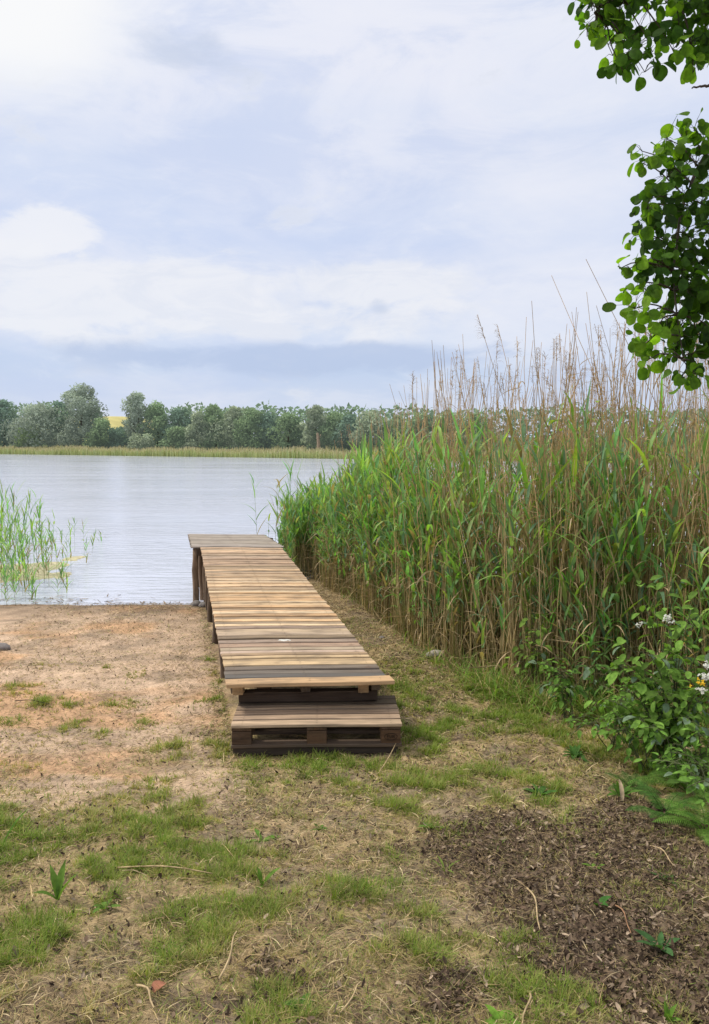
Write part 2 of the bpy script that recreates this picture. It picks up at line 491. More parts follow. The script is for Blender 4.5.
# ------------------------------------------------------------------ zones on the shore
# grass patches surveyed as (px, py, radius m, strength)
SP = [(90, 852, .22, 1.6), (50, 875, .25, 1.2), (30, 960, .30, 1.9), (5, 935, .3, 1.7), (70, 1000, .25, 1.3), (100, 910, .22, 1.0), (20, 1015, .2, 1.5),
      (15, 830, .5, .8), (120, 830, .5, .55), (200, 830, .4, .5), (230, 800, .3, .6), (165, 787, .14, 1.3), (150, 890, .45, .55), (30, 800, .5, .55), (90, 800, .4, .6),
      (275, 888, .2, .9), (255, 905, .18, .8), (375, 890, .18, 1.0), (350, 880, .2, .6), (230, 925, .25, .55), (330, 900, .3, .4),
      (470, 690, .35, 1.0), (440, 665, .25, .8), (510, 700, .35, .8), (480, 715, .4, .7), (550, 730, .5, .9), (590, 745, .4, .8), (470, 760, .4, .6), (520, 765, .35, .9), (550, 795, .3, 1.1), (430, 745, .3, .55),
      (610, 770, .3, .8), (450, 800, .35, .5), (400, 830, .3, .35), (440, 930, .2, .8), (520, 935, .18, .9), (480, 900, .2, .5), (560, 960, .2, .5), (400, 985, .25, .6), (620, 1000, .2, .4), (480, 985, .25, .55),
      (330, 780, .25, .35), (400, 770, .25, .4), (300, 1000, .25, .4), (200, 1010, .2, .35), (650, 800, .3, .6), (505, 640, .5, .8), (560, 680, .5, .9), (380, 760, .2, .4),
      (60, 705, .12, .9), (114, 706, .16, 1.2), (144, 722, .15, 1.5), (86, 720, .11, 1.2), (49, 730, .16, .8), (104, 733, .09, 1.2), (97, 740, .08, 1.1), (11, 725, .12, 1.1), (5, 735, .10, 1.1),
      (208, 703, .09, 1.1), (104, 667, .08, .8), (135, 675, .08, .7), (58, 663, .18, .6), (20, 690, .2, .7), (45, 703, .13, 1.0), (10, 765, .25, .4), (170, 745, .15, .3), (208, 660, .08, .6), (150, 655, .1, .3)]
SPW = [(*G(a, b_)[:2], r, s * (2.2 if b_ < 746 and a < 230 else 1)) for a, b_, r, s in SP]


def grass_w(x, y):
    d = 0
    for gx, gy, r, s in SPW:
        d = d + s * np.exp(-(((x - gx) / r) ** 2 + ((y - gy) / (r * 1.15)) ** 2))
    gen = .95 * (1 - sand_w(x, y)) * (1 - sst(6.5, 9, y)) * (1 - .8 * mulch_w(x, y))
    n = fbm(x * 2.6, y * 2.6, 12, 4)
    n2 = fbm(x * 9, y * 9, 15, 2)
    return np.clip((d * .46 + gen) * (.18 + 1.3 * sst(.34, .72, n)) * (.25 + 1.15 * sst(.36, .68, n2)) * (.2 + 1.2 * sst(.35, .65, vn(x * 24, y * 24, 19))), 0, 2)


MW = [(*G(a, b_)[:2], r) for a, b_, r in [(630, 890, .5), (685, 865, .5), (560, 860, .4), (700, 940, .45), (505, 830, .3), (480, 850, .22), (650, 820, .35), (620, 950, .25), (700, 1010, .4), (460, 840, .22), (262, 975, .14), (300, 985, .12), (290, 850, .10), (330, 790, .10), (400, 845, .10), (440, 990, .15)]]


def mulch_w(x, y):
    d = 0
    for gx, gy, r in MW: d = d + np.exp(-((x - gx) ** 2 + (y - gy) ** 2) / r ** 2)
    return np.clip(d * 1.0 - .30 + (fbm(x * 2.4, y * 2.4, 21) - .5) * 2.2 * sst(.03, .4, d), 0, .78)


def ground_col(x, y, z):
    s = sand_w(x, y)[:, None]; mu = mulch_w(x, y)[:, None]
    n = fbm(x * 1.1, y * 1.6, 31)[:, None]; n2 = fbm(x * 4, y * 4, 33)[:, None]; n3 = fbm(x * 14, y * 14, 35, 3)[:, None]
    thatch = np.array([.47, .35, .20]); mud = np.array([.31, .24, .165]); sand = np.array([.58, .425, .30]); orange = np.array([.60, .38, .225]); soil = np.array([.145, .105, .075])
    c = thatch * sst(.35, .6, n2) + mud * (1 - sst(.35, .6, n2))
    c = c * (.75 + .5 * n3)
    olive = np.array([.27, .25, .09])
    gw = np.clip(grass_w(x, y), 0, 1)[:, None]
    c = c * (1 - .55 * gw) + olive * .55 * gw
    sc_ = sand * (1 - sst(.5, .68, n)) + orange * sst(.5, .68, n)
    sc_ = sc_ * (.72 + .5 * n2) * (.85 + .3 * n3)
    grit = sst(.55, .7, fbm(x * 2.3, y * 3.5, 41)[:, None]) * .45
    sc_ = sc_ * (1 - grit) + np.array([.20, .16, .12]) * grit
    c = c * (1 - s) + sc_ * s
    c = c * (1 - mu) + soil * (.7 + .8 * n3) * mu
    # dark pits
    pit = sst(.58, .70, fbm(x * 5, y * 6, 51, 3)[:, None]) * (1 - s) * .65
    c = c * (1 - pit) + soil * pit
    # wet margin
    wet = (1 - sst(.01, .07, z))[:, None]
    c = c * (1 - .45 * wet)
    # under the reeds: brown litter
    rd = reed_depth(x, y)
    k = sst(-.4, .5, rd)[:, None]
    c = c * (1 - k) + np.array([.15, .105, .06]) * (.6 + .8 * n3) * k
    # far shore
    fr = sst(50, 90, y)[:, None]
    return c * (1 - fr) + np.array([.10, .14, .05]) * fr


# reed bed front edge, world polyline (x increasing, y of the front)
RE = np.array([P(278, 560, 15.0)[:2], P(292, 568, 14.2)[:2], G(308, 578)[:2], G(335, 592)[:2], G(380, 612)[:2], G(415, 645)[:2], G(460, 672)[:2], G(520, 690)[:2], G(590, 703)[:2], G(650, 715)[:2], G(709, 735)[:2], [4.0, 5.6], [6, 5.0]])
RE = RE[np.argsort(RE[:, 0])]


def reed_front(x): return np.interp(x, RE[:, 0], RE[:, 1], left=60)


def reed_depth(x, y):
    """signed depth behind the ragged front of the bed"""
    return np.where(x > RE[0, 0], y - reed_front(x) - (fbm(x * 1.7, y * .4, 61) - .5) * .9, -5)


# ------------------------------------------------------------------ ground sheet
def spaced(a, b, step, far, g=1.16):
    core = np.arange(a, b + 1e-6, step); L = []; R = []
    x, s = b, step
    while x < far: s *= g; x += s; R.append(x)
    x, s = a, step
    while x > -far: s *= g; x -= s; L.append(x)
    return np.concatenate([L[::-1], core, R])


gx = spaced(-3.6, 3.4, .028, 2200); gy = spaced(1.9, 8.0, .028, 2200, 1.05)
X, Y = np.meshgrid(gx, gy); x = X.ravel(); y = Y.ravel()
z = gz(x, y)
mu = mulch_w(x, y)
z = z + mu * (fbm(x * 22, y * 22, 71, 2) - .45) * .035
mb = MB(); nx = len(gx); ny = len(gy)
i = (np.arange(ny - 1)[:, None] * nx + np.arange(nx - 1)[None]).ravel()
mb.add(np.stack([x, y, z], 1), np.stack([i, i + 1, i + nx + 1, i + nx], 1), ground_col(x, y, gz0(x, y)))
tag(link('ground', mb.mesh('ground'), M_ground), kind='structure')

# lake
me = bpy.data.meshes.new('lake'); me.from_pydata([(-2000, 8, 0), (2000, 8, 0), (2000, 420, 0), (-2000, 420, 0)], [], [(0, 1, 2, 3)])
tag(link('lake_water', me, M_water), kind='structure')

# yellow field on the far hill
M_field = plain('rape_field', (.50, .45, .17), 1., .08, .85, 1.1, 0)
mb = MB(); hx = np.linspace(-330, -60, 50); hy = np.linspace(380, 760, 40)
X, Y = np.meshgrid(hx, hy)
top = P(115, 419.5, 600)[2]
Z = (top) * np.exp(-((X + 178) / 34) ** 4) * sst(380, 600, Y) * (1 - .3 * sst(640, 760, Y)) + 2
i = (np.arange(39)[:, None] * 50 + np.arange(49)[None]).ravel()
mb.add(np.stack([X.ravel(), Y.ravel(), Z.ravel()], 1), np.stack([i, i + 1, i + 51, i + 50], 1), (1, 1, 1))
tag(link('field_hill', mb.mesh('field_hill'), M_field), kind='structure')


# ------------------------------------------------------------------ wooden jetty
def board(name, p0, p1, width, thick, col, mat, parent, up=(0, 0, 1), bev=.004, rag=.0, edge=None):
    """beam from p0 to p1 (centre line), local x along its length"""
    p0 = Vector(p0); p1 = Vector(p1); L = (p1 - p0).length
    xa = (p1 - p0).normalized(); za = Vector(up); ya = za.cross(xa).normalized(); za = xa.cross(ya)
    bm = bmesh.new(); bmesh.ops.create_cube(bm, size=1)
    bmesh.ops.scale(bm, vec=(L, width, thick), verts=bm.verts)
    if rag > 0:
        for v in bm.verts:
            v.co.x += random.uniform(-rag, rag); v.co.y += random.uniform(-rag, rag) * .4
    bmesh.ops.subdivide_edges(bm, edges=[e for e in bm.edges if abs(e.verts[0].co.x - e.verts[1].co.x) > L * .5], cuts=5)
    if edge is not None:
        k_ = edge.dot(xa) / edge.dot(ya)
        for v in bm.verts: v.co.x += v.co.y * k_
    for v in bm.verts: v.co.z += .0025 * math.sin(v.co.x * 5 + L * 33); v.co.y += random.uniform(-.0015, .0015)
    bmesh.ops.bevel(bm, geom=[e for e in bm.edges if len(e.link_faces) == 2 and e.calc_face_angle(0) > .7], offset=bev, segments=1, affect='EDGES')
    me = bpy.data.meshes.new(name); bm.to_mesh(me); bm.free()
    o = link(name, me, mat, parent)
    base = parent
    T = Vector((0, 0, 0))
    q = parent
    while q is not None: T += Vector(q.location); q = q.parent
    Mx = Matrix((xa, ya, za)).transposed().to_4x4(); Mx.translation = (p0 + p1) / 2 - T
    o.matrix_basis = Mx
    o.color = (*col, 1)
    return o


A = Vector(P(227.4, 687, 5.85)); B = Vector(P(391.6, 684, 5.93)); Cc = Vector(P(200.5, 547.5, 12.0)); D = Vector(P(281.5, 547.5, 12.0))
jl = A.copy(); jl.z = float(gz0(A.x, A.y))
jetty = empty('wooden_jetty', jl, 'long wooden jetty of pale and weathered cross boards running out into the lake', 'jetty')


def lerp(a, b, t): return a + (b - a) * t


def L_(t): return lerp(A, Cc, t)


def R_(t): return lerp(B, D, t)


length = (Cc - A).length
t = 0.0; k = 0
gold = [(.66, .46, .27), (.70, .51, .31), (.60, .42, .25), (.74, .56, .36), (.66, .48, .31)]
while t < 1 - .008:
    wd = random.choice([.066, .075, .083, .092, .10, .118]); gap = random.choice([.007, .009, .012, .016])
    if k == 0: wd = .14
    tm = t + wd / 2 / length
    py = proj(np.array(L_(min(tm, 1))))[1]
    if k == 0: col = (.50, .36, .22)
    elif py > 668: col = random.choice([(.15, .135, .12), (.19, .165, .14), (.12, .11, .10)])
    elif py > 655: col = random.choice([(.60, .44, .26), (.50, .36, .23)])
    elif py > 628: col = random.choice([(.46, .36, .25), (.49, .40, .26), (.38, .29, .23), (.54, .41, .29), (.50, .37, .28)])
    elif py > 585: col = random.choice(gold)
    elif py > 566: col = random.choice([(.62, .46, .30), (.56, .42, .28), (.50, .37, .25)])
    elif py > 558: col = random.choice([(.46, .34, .25), (.50, .38, .28)])
    else: col = random.choice([(.64, .48, .33), (.58, .43, .31)])
    v = random.uniform(.74, 1.15) * (.7 if random.random() < .1 else 1); wv = random.uniform(-.05, .09); col = (col[0] * v * (1 + wv), col[1] * v, col[2] * v * (1 - wv))
    if 9 < k < 12 and random.random() < .5: gap = .03
    off = Vector((0, 0, random.uniform(-.005, .005)))
    ex = random.uniform(-.005, .005); ex2 = random.uniform(-.006, .006)
    a = L_(tm) + Vector((ex, 0, 0)) + off; b_ = R_(tm) + Vector((ex2, random.uniform(-.004, .004), random.uniform(-.006, .006))) + off
    if k == 0: a += Vector((-.01, -.01, .002)); b_ += Vector((.03, .0, .002))
    board('deck_board', a, b_, wd, .024 if k else .03, col, M_wood, jetty, rag=.003, edge=(Cc - A).normalized())
    t += (wd + gap) / length; k += 1
print('deck boards', k)
# grey end platform
E0 = Vector(P(191.5, 548, 12.03)); E1 = Vector(P(284.5, 548.5, 12.03)); E2 = Vector(P(188.3, 535.2, 13.75)); E3 = Vector(P(263.5, 536, 13.75))
for q in range(13):
    tm = (q + .5) / 13
    cgrey = random.choice([(.36, .31, .26), (.42, .36, .30), (.31, .27, .23), (.39, .34, .30)])
    dz = Vector((0, 0, .012 + random.uniform(-.002, .002)))
    board('platform_board', lerp(E0, E2, tm) + dz, lerp(E1, E3, tm) + dz, (E2 - E0).length / 13 - .01, .026, cgrey, M_dark, jetty, rag=.004)
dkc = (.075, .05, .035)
dn = Vector((0, 0, -1))
for s in (.06, .5, .94):
    a = lerp(L_(.03), R_(.03), s) + dn * .065; b_ = lerp(L_(.995), R_(.995), s) + dn * .065
    board('stringer', a, b_, .07, .10, (.16, .12, .085), M_dark, jetty)
for s in (.08, .92):
    board('stringer', lerp(E0, E1, s) + dn * .06, lerp(E2, E3, s) + dn * .06, .07, .11, dkc, M_dark, jetty)


def post(name, p, top, r, col, parent, lean=(0, 0), sides=10, bottom=None):
    mbp = MB(); K = 9
    zz = np.linspace(-.5 if bottom is None else bottom, top, K)
    pts = np.stack([p[0] + lean[0] * (zz - top) + .008 * np.sin(zz * 9 + p[0] * 5), p[1] + lean[1] * (zz - top), zz], 1)
    T = np.zeros(3); q = parent
    while q is not None: T += np.array(q.location); q = q.parent
    rr = r * (1.05 - .12 * np.linspace(0, 1, K)) * (1 + .06 * np.sin(zz * 17))
    tubes(mbp, (pts - T)[None], rr[None], np.array(col), sides)
    v = np.array([[*(pts[-1] - T)]]); c0 = mbp.n
    ring = np.arange(sides) + (K - 1) * sides
    mbp.v.append(v); mbp.c.append(np.array([[*col]])); mbp.n += 1
    mbp.f.append(np.stack([ring, np.roll(ring, -1), np.full(sides, c0), np.full(sides, -1)], 1))
    return link(name, mbp.mesh(name), M_bark, parent)


ptop = E0.z - .02
for px, dd, r in ((195.5, 12.15, .055), (200.5, 12.35, .05), (206.0, 12.2, .06)):
    q = P(px, 560, dd); post('post', q, ptop, r * .85, (.25, .17, .11), jetty, (random.uniform(-.03, .03), 0))
for px, dd in ((275, 12.2), (270, 13.5), (197, 13.5)):
    q = P(px, 560, dd); post('post', q, ptop, .055, (.12, .08, .055), jetty)
for tt in (.3, .55, .76, .9):
    for s, f in ((.06, L_), (.94, R_)):
        q = lerp(L_(tt), R_(tt), s); g0 = float(gz0(q.x, q.y))
        post('post', q, q.z - .018, .035, (.16, .115, .08), jetty, (0, 0), 8, min(g0, 0) - .3 if tt > .8 else g0 - .15)
for tt in (.3, .66, .97):
    board('cross_beam', L_(tt) + Vector((.03, 0, -.16)), R_(tt) + Vector((-.03, 0, -.16)), .06, .08, (.12, .085, .06), M_dark, jetty)
# blond blocks and the dark pallet frame under the front lip
for s in (.075, .86):
    q = lerp(L_(.032), R_(.032), s)
    board('block', q + Vector((-.035, 0, -.068)), q + Vector((.045, 0, -.068)), .09, .105, (.46, .31, .17), M_wood, jetty)
yb = A.y + .27
for zz, hh, c_ in ((A.z - .155, .075, dkc), ):
    board('frame_board', (A.x + .045, yb, zz), (B.x - .10, yb + .06, zz), .10, hh, c_, M_dark, jetty)
    board('frame_board', (A.x - .10, yb + .75, zz), (B.x - .25, yb + .8, zz), .10, hh, c_, M_dark, jetty)
for s in (.05, .84):
    q = lerp(A, B, .12 if s < .5 else .82)
    board('block', (q.x - .07, yb + .02, A.z - .225), (q.x + .07, yb + .03, A.z - .225), .10, .062, dkc, M_dark, jetty)
for s in (.12, .88):
    q0 = lerp(A, B, s)
    gq = float(gz0(q0.x, q0.y + .9))
    board('block', (q0.x - .06, yb + .8, (gq + A.z - .2) / 2), (q0.x + .06, yb + .8, (gq + A.z - .2) / 2), .1, A.z - .19 - gq + .1, dkc, M_dark, jetty)
# stone and wood clump at the foot of the end posts
# white splash on the boards
mb = MB(); q = lerp(L_(0), R_(0), 0)
tt = .185
sp_ = lerp(L_(tt), R_(tt), .47)
for dx, dy, r in ((0, 0, .034), (.03, .006, .02), (-.032, -.004, .016), (.052, -.01, .009)):
    a = np.arange(12) * 2 * PI / 12
    rr = r * (1 + .25 * np.sin(a * 3 + dx * 90))
    ring = np.stack([sp_.x + dx + rr * 1.3 * np.cos(a), sp_.y + dy + rr * np.sin(a), np.full(12, sp_.z + .0165)], 1)
    cpt = np.array([[sp_.x + dx, sp_.y + dy, sp_.z + .021]])
    V = np.concatenate([ring, cpt]) - np.array(jetty.location)
    mb.add(V, np.stack([np.arange(12), np.roll(np.arange(12), -1), np.full(12, 12), np.full(12, -1 - mb.n)], 1), (.8, .79, .75))
link('bird_dropping', mb.mesh('bird_dropping'), M_flower, jetty)

# pallet step ------------------------------------------------------
f0 = Vector(P(230.5, 725.3, 5.62)); f1 = Vector(P(402.3, 722.6, 5.66)); f1.z = f0.z
xa = (f1 - f0).normalized(); ya = Vector((-xa.y, xa.x, 0)); PLW = (f1 - f0).length
zt = f0.z; zg = zt - .195
pallet = empty('wooden_pallet', Vector((f0.x, f0.y, zg)), 'dark weathered wooden pallet laid as a step in front of the jetty', 'pallet')
DEP = .62
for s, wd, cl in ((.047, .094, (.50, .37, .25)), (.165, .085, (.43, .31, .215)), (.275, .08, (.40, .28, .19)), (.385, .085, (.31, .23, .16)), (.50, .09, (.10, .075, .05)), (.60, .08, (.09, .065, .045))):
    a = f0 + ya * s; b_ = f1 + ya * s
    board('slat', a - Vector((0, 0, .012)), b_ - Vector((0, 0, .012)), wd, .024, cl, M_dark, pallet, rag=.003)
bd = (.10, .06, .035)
for xs in (.075, PLW / 2, PLW - .08):
    a = f0 + xa * xs
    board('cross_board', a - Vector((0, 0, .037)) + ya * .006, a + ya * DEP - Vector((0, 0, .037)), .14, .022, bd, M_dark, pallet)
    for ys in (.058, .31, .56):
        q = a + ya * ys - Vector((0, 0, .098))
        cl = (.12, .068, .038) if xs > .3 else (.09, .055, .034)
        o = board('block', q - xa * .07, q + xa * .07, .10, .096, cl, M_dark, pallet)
        if ys < .1 and xs > 1:
            # stamped oval mark with worn letters on the right-hand block
            mk = MB(); cen = q - ya * .053 - Vector(pallet.location); a2 = np.linspace(0, 2 * PI, 25)
            ring = np.stack([.045 * np.cos(a2), np.zeros(25), .024 * np.sin(a2)], 1)
            pts = np.array(cen)[None] + ring[:, :1] * np.array(xa)[None] + ring[:, 2:] * np.array([0, 0, 1.])
            tubes(mk, pts[None], np.full((1, 25), .0016), np.array((.035, .025, .02)), 4)
            def stroke(pp):
                pp = np.array(pp, float); pts = np.array(cen)[None] + pp[:, :1] * np.array(xa)[None] + pp[:, 1:] * np.array([0, 0, 1.])
                tubes(mk, pts[None], np.full((1, len(pp)), .0016), np.array((.035, .025, .02)), 4)
            h = .011
            for st in ([(-.012, h), (-.026, h), (-.026, -h), (-.012, -h)], [(-.026, 0), (-.015, 0)], [(-.007, h), (-.007, -.006), (0, -h), (.007, -.006), (.007, h)],
                       [(.014, -h), (.014, h), (.024, h), (.026, .005), (.022, 0), (.014, 0)], [(.019, 0), (.027, -h)]):
                stroke(st)
            link('stamp', mk.mesh('stamp'), M_litter, pallet)
for ys in (.05, .31, .57):
    a = f0 + ya * ys - Vector((0, 0, .158)); b_ = f1 + ya * ys - Vector((0, 0, .158))
    board('bottom_board', a + xa * .0, b_, .10, .024, (.12, .085, .06), M_dark, pallet)
a = f0 + ya * .06 - Vector((0, 0, .20)); b_ = f1 + ya * .06 - Vector((0, 0, .20))
board('ground_rail', a + xa * .01, b_ - xa * .03, .08, .058, (.06, .045, .035), M_dark, pallet)

# ------------------------------------------------------------------ reeds
RPROF = ([0, .08, .35, .7, 1], [.55, .9, 1., .62, .02])


def gen_green(mb, base, h, dens=1., wmul=1., lean=None):
    """N green reeds"""
    n = len(base); K = 7
    s = np.linspace(0, 1, K)
    la = U(0, 2 * PI, n) if lean is None else lean
    ln = U(.0, .14, n)
    dx = np.cos(la) * ln; dy = np.sin(la) * ln
    pts = base[:, None] + np.stack([dx[:, None] * s ** 2 * h[:, None], dy[:, None] * s ** 2 * h[:, None], s[None] * h[:, None] * np.ones((n, 1))], -1)
    g = np.stack([U(.17, .25, n), U(.28, .38, n), U(.07, .11, n)], 1)
    low = np.stack([U(.32, .42, n), U(.28, .34, n), U(.12, .16, n)], 1)
    col = low[:, None] * (1 - s[None, :, None]) + g[:, None] * s[None, :, None]
    tubes(mb, pts, (.0048 - .0033 * s)[None] * np.ones((n, 1)) * wmul, col, 4)
    nl = 9
    az0 = U(0, 2 * PI, n)
    for q in range(nl):
        keep = rng.random(n) < dens * (1 if q > 2 else .6)
        t = .38 + .62 * (q + rng.random(n) * .6) / nl
        t = np.minimum(t, .995)
        i0 = np.minimum((t * (K - 1)).astype(int), K - 2); fr = t * (K - 1) - i0
        ar = np.arange(n)
        pb = pts[ar, i0] * (1 - fr)[:, None] + pts[ar, i0 + 1] * fr[:, None]
        a = az0 + q * PI + U(-.5, .5, n)
        e = U(.9, 1.4, n) if q < nl - 3 else U(1.15, 1.5, n)
        hd = np.stack([np.cos(a), np.sin(a), np.zeros(n)], 1)
        d = hd * np.cos(e)[:, None] + np.array([0, 0, 1.]) * np.sin(e)[:, None]
        nn = -hd * np.sin(e)[:, None] + np.array([0, 0, 1.]) * np.cos(e)[:, None]
        Lf = U(.26, .62, n) * np.clip(h / 2.3, .5, 1.15) * (1 if q < nl - 2 else .8)
        Wd = U(.022, .052, n) * wmul
        curl = U(.1, 1.1, n) + 1.4 * (rng.random(n) < .25) * (1 if q < nl - 3 else .5)
        br = U(.6, 1.25, n)[:, None]
        cl = np.stack([U(.20, .36, n), U(.40, .57, n), U(.08, .19, n)], 1) * br
        blue = rng.random(n) < .3
        cl = np.where(blue[:, None], np.array([.19, .34, .20]) * br, cl)
        dead = (rng.random(n) < (.5 if q < 2 else .07))
        cl = np.where(dead[:, None], np.array([.36, .28, .15]) * br, cl)
        k = keep
        leaves(mb, pb[k], d[k], nn[k], Lf[k], Wd[k], cl[k], RPROF, 6, curl[k], .2)


def gen_dead(mb, base, h, plume, wmul=1.):
    n = len(base); K = 8; s = np.linspace(0, 1, K)
    la = U(0, 2 * PI, n); ln = np.abs(rng.normal(0, .13, n)); kink = U(-.04, .04, (n, 2))
    dx = np.cos(la) * ln; dy = np.sin(la) * ln
    wob = np.sin(s * 5)[None]
    pts = base[:, None] + np.stack([(dx[:, None] * s ** 1.6 + kink[:, :1] * wob) * h[:, None], (dy[:, None] * s ** 1.6 + kink[:, 1:] * wob) * h[:, None], s[None] * h[:, None] * np.ones((n, 1))], -1)
    br = U(.7, 1.25, n)[:, None]; mixt = rng.random(n)[:, None]
    top = (np.array([.85, .66, .40]) * mixt + np.array([.66, .46, .25]) * (1 - mixt)) * br
    bot = (np.array([.72, .60, .31]) * mixt + np.array([.46, .42, .19]) * (1 - mixt)) * br
    col = bot[:, None] * (1 - s[None, :, None]) + top[:, None] * s[None, :, None]
    tubes(mb, pts, (.0060 - .0038 * s)[None] * np.ones((n, 1)) * wmul, col, 3)
    # dry leaf remnants
    for q in range(3):
        k = rng.random(n) < .45
        ar = np.arange(n)[k]; m_ = len(ar)
        if m_:
            j = rng.integers(1, K - 1, m_); pb = pts[ar, j]
            a = U(0, 2 * PI, m_); e = U(-.3, 1.3, m_)
            hd = np.stack([np.cos(a), np.sin(a), np.zeros(m_)], 1)
            d = hd * np.cos(e)[:, None] + np.array([0, 0, 1.]) * np.sin(e)[:, None]
            leaves(mb, pb, d, np.array([0, 0, 1.]) + hd * -.3, U(.12, .35, m_), U(.008, .018, m_), np.array([.5, .385, .24]) * U(.7, 1.2, (m_, 1)), RPROF, 5, U(.3, 2.2, m_), .3)
    # feathery tips
    ar = np.where(plume)[0]
    for q in ar:
        m_ = 26
        tt = U(.0, 1, m_); tip = pts[q, -1]; dirn = nrm(pts[q, -1] - pts[q, -2])
        pb = tip - dirn * (tt * .22)[:, None]
        a = la[q] + U(-1.2, 1.2, m_)
        hd = np.stack([np.cos(a), np.sin(a), np.zeros(m_)], 1)
        e = U(.5, 1.3, m_)
        d = hd * np.cos(e)[:, None] + np.array([0, 0, 1.]) * np.sin(e)[:, None]
        leaves(mb, pb, d, np.array([0, 0, 1.]), U(.06, .13, m_) * (.6 + .4 * tt), .006, np.array([.42, .33, .24]) * U(.8, 1.2, (m_, 1)), ([0, .5, 1], [.4, 1, .3]), 4, U(.8, 2., m_), .2)


def bed_points(n, x0, x1, dmin, dmax, power=1.3):
    P_ = []
    while len(P_) < n:
        x = U(x0, x1, n * 3); dd = dmin + (dmax - dmin) * rng.random(n * 3) ** power
        y = reed_front(x) + dd + (fbm(x * 1.7, (reed_front(x) + dd) * .4, 61) - .5) * .9
        cl = fbm(x * 2.2, y * 2.2, 81, 3)
        ok = rng.random(n * 3) < sst(.25, .6, cl) + .25
        for a, b_ in zip(x[ok], y[ok]): P_.append((a, b_))
    P_ = np.array(P_[:n]); z = np.maximum(gz(P_[:, 0], P_[:, 1]), -.5) - .02
    return np.concatenate([P_, z[:, None]], 1)


# heights fall off towards the open-water end on the left
def bed_h(x): return np.interp(x, [-1.6, -.9, -.2, .05, .6, 1.2, 2.5, 5], [.60, .68, .73, .86, .92, .96, .98, .98])


def base_split(p, h, n):
    _, _, d = proj(p); px = proj(p)[0]
    score = h / d - .02 * reed_depth(p[:, 0], p[:, 1]) - np.where((px < 0) | (px > 715), 10, 0)
    idx = np.argsort(-score)
    return idx[:n], idx[n:]


pg = bed_points(1250, RE[0, 0] + .05, 5.2, -.15, 4.0, 1.5)
# more greens on the lakeward part
pg = pg[rng.random(len(pg)) < 1 - .35 * sst(.6, 2.2, pg[:, 0])]
pg = np.concatenate([pg, bed_points(300, RE[0, 0] + .05, .8, -.2, 2.4, 1.2)])
hg = U(1.75, 2.62, len(pg)) * bed_h(pg[:, 0]) * np.where(reed_depth(pg[:, 0], pg[:, 1]) < .2, U(.7, 1, len(pg)), 1)
pd = np.concatenate([bed_points(5000, RE[0, 0] + .25, 5.6, -.2, 4.6, 1.1), bed_points(700, .6, 5.4, -.2, 1.2, 1.)])
ax = sst(-1.2, 1.4, pd[:, 0])
hd_ = np.where(rng.random(len(pd)) < .15 + .5 * ax, (1.95 + 1.7 * rng.random(len(pd)) ** 1.9) * (.84 + .16 * ax), U(.7, 2.0, len(pd))) * bed_h(pd[:, 0]) * (.88 + .12 * ax)
front = reed_depth(pd[:, 0], pd[:, 1]) < .35
hd_ = np.where(front & (rng.random(len(pd)) < .45), U(.4, 1.4, len(pd)), hd_)

ia, ib = base_split(pg, hg, 240)
for k in ia:
    mb = MB(); b0 = pg[k:k + 1]
    gen_green(mb, b0 * 0, hg[k:k + 1])
    o = link('green_reed', mb.mesh('green_reed'), M_reed, loc=b0[0])
    tag(o, 'tall green reed with long arching blades standing in front of the reed bed', 'reed', 'green reeds in front of the reed bed')
mb = MB(); gen_green(mb, pg[ib], hg[ib])
psh = bed_points(650, RE[0, 0] + .2, 5.2, -.3, 1.6, 1.2); gen_green(mb, psh, U(.5, 1.4, 650), .8, .8)
tag(link('reed_bed_green', mb.mesh('reed_bed_green'), M_reed), 'dense mass of green reeds filling the bed right of the jetty', 'reed bed', kind='stuff')

pl = (hd_ > 2.4) & (rng.random(len(pd)) < .3)
tall = np.argsort(-(hd_ / proj(pd)[2]) + np.where((proj(pd)[0] < 0) | (proj(pd)[0] > 712), 99, 0))
it = tall[:260]; rest = tall[260:]
for k in it:
    mb = MB(); gen_dead(mb, pd[k:k + 1] * 0, hd_[k:k + 1], pl[k:k + 1])
    o = link('dry_reed', mb.mesh('dry_reed'), M_dry, loc=pd[k])
    if pl[k]: tag(o, 'tall dry brown reed with a feathery plume rising against the sky', 'dry reed', 'plumed dry reeds above the reed bed')
    else: tag(o, 'tall bare dry brown reed stalk without plume standing above the green reeds', 'dry reed', 'bare dry reed stalks above the reed bed')
mb = MB(); gen_dead(mb, pd[rest], hd_[rest], pl[rest])
# broken, bent litter low in the bed
n = 3800; q = bed_points(n, RE[0, 0] + .3, 5.2, -.35, 3.2, 1.3)
q[:, 2] += U(.0, .9, n) ** 2
a = U(0, 2 * PI, n); e = U(-1.2, 1.2, n)
d = np.stack([np.cos(a) * np.cos(e), np.sin(a) * np.cos(e), np.sin(e)], 1)
leaves(mb, q, d, rdir(n), U(.15, .55, n), U(.006, .016, n), np.array([.46, .36, .2]) * U(.5, 1.2, (n, 1)), RPROF, 4, U(-.8, 1.5, n), .3)
tag(link('reed_bed_dry', mb.mesh('reed_bed_dry'), M_dry), 'thicket of dry brown stalks and broken leaves inside the reed bed', 'reed bed', kind='stuff')

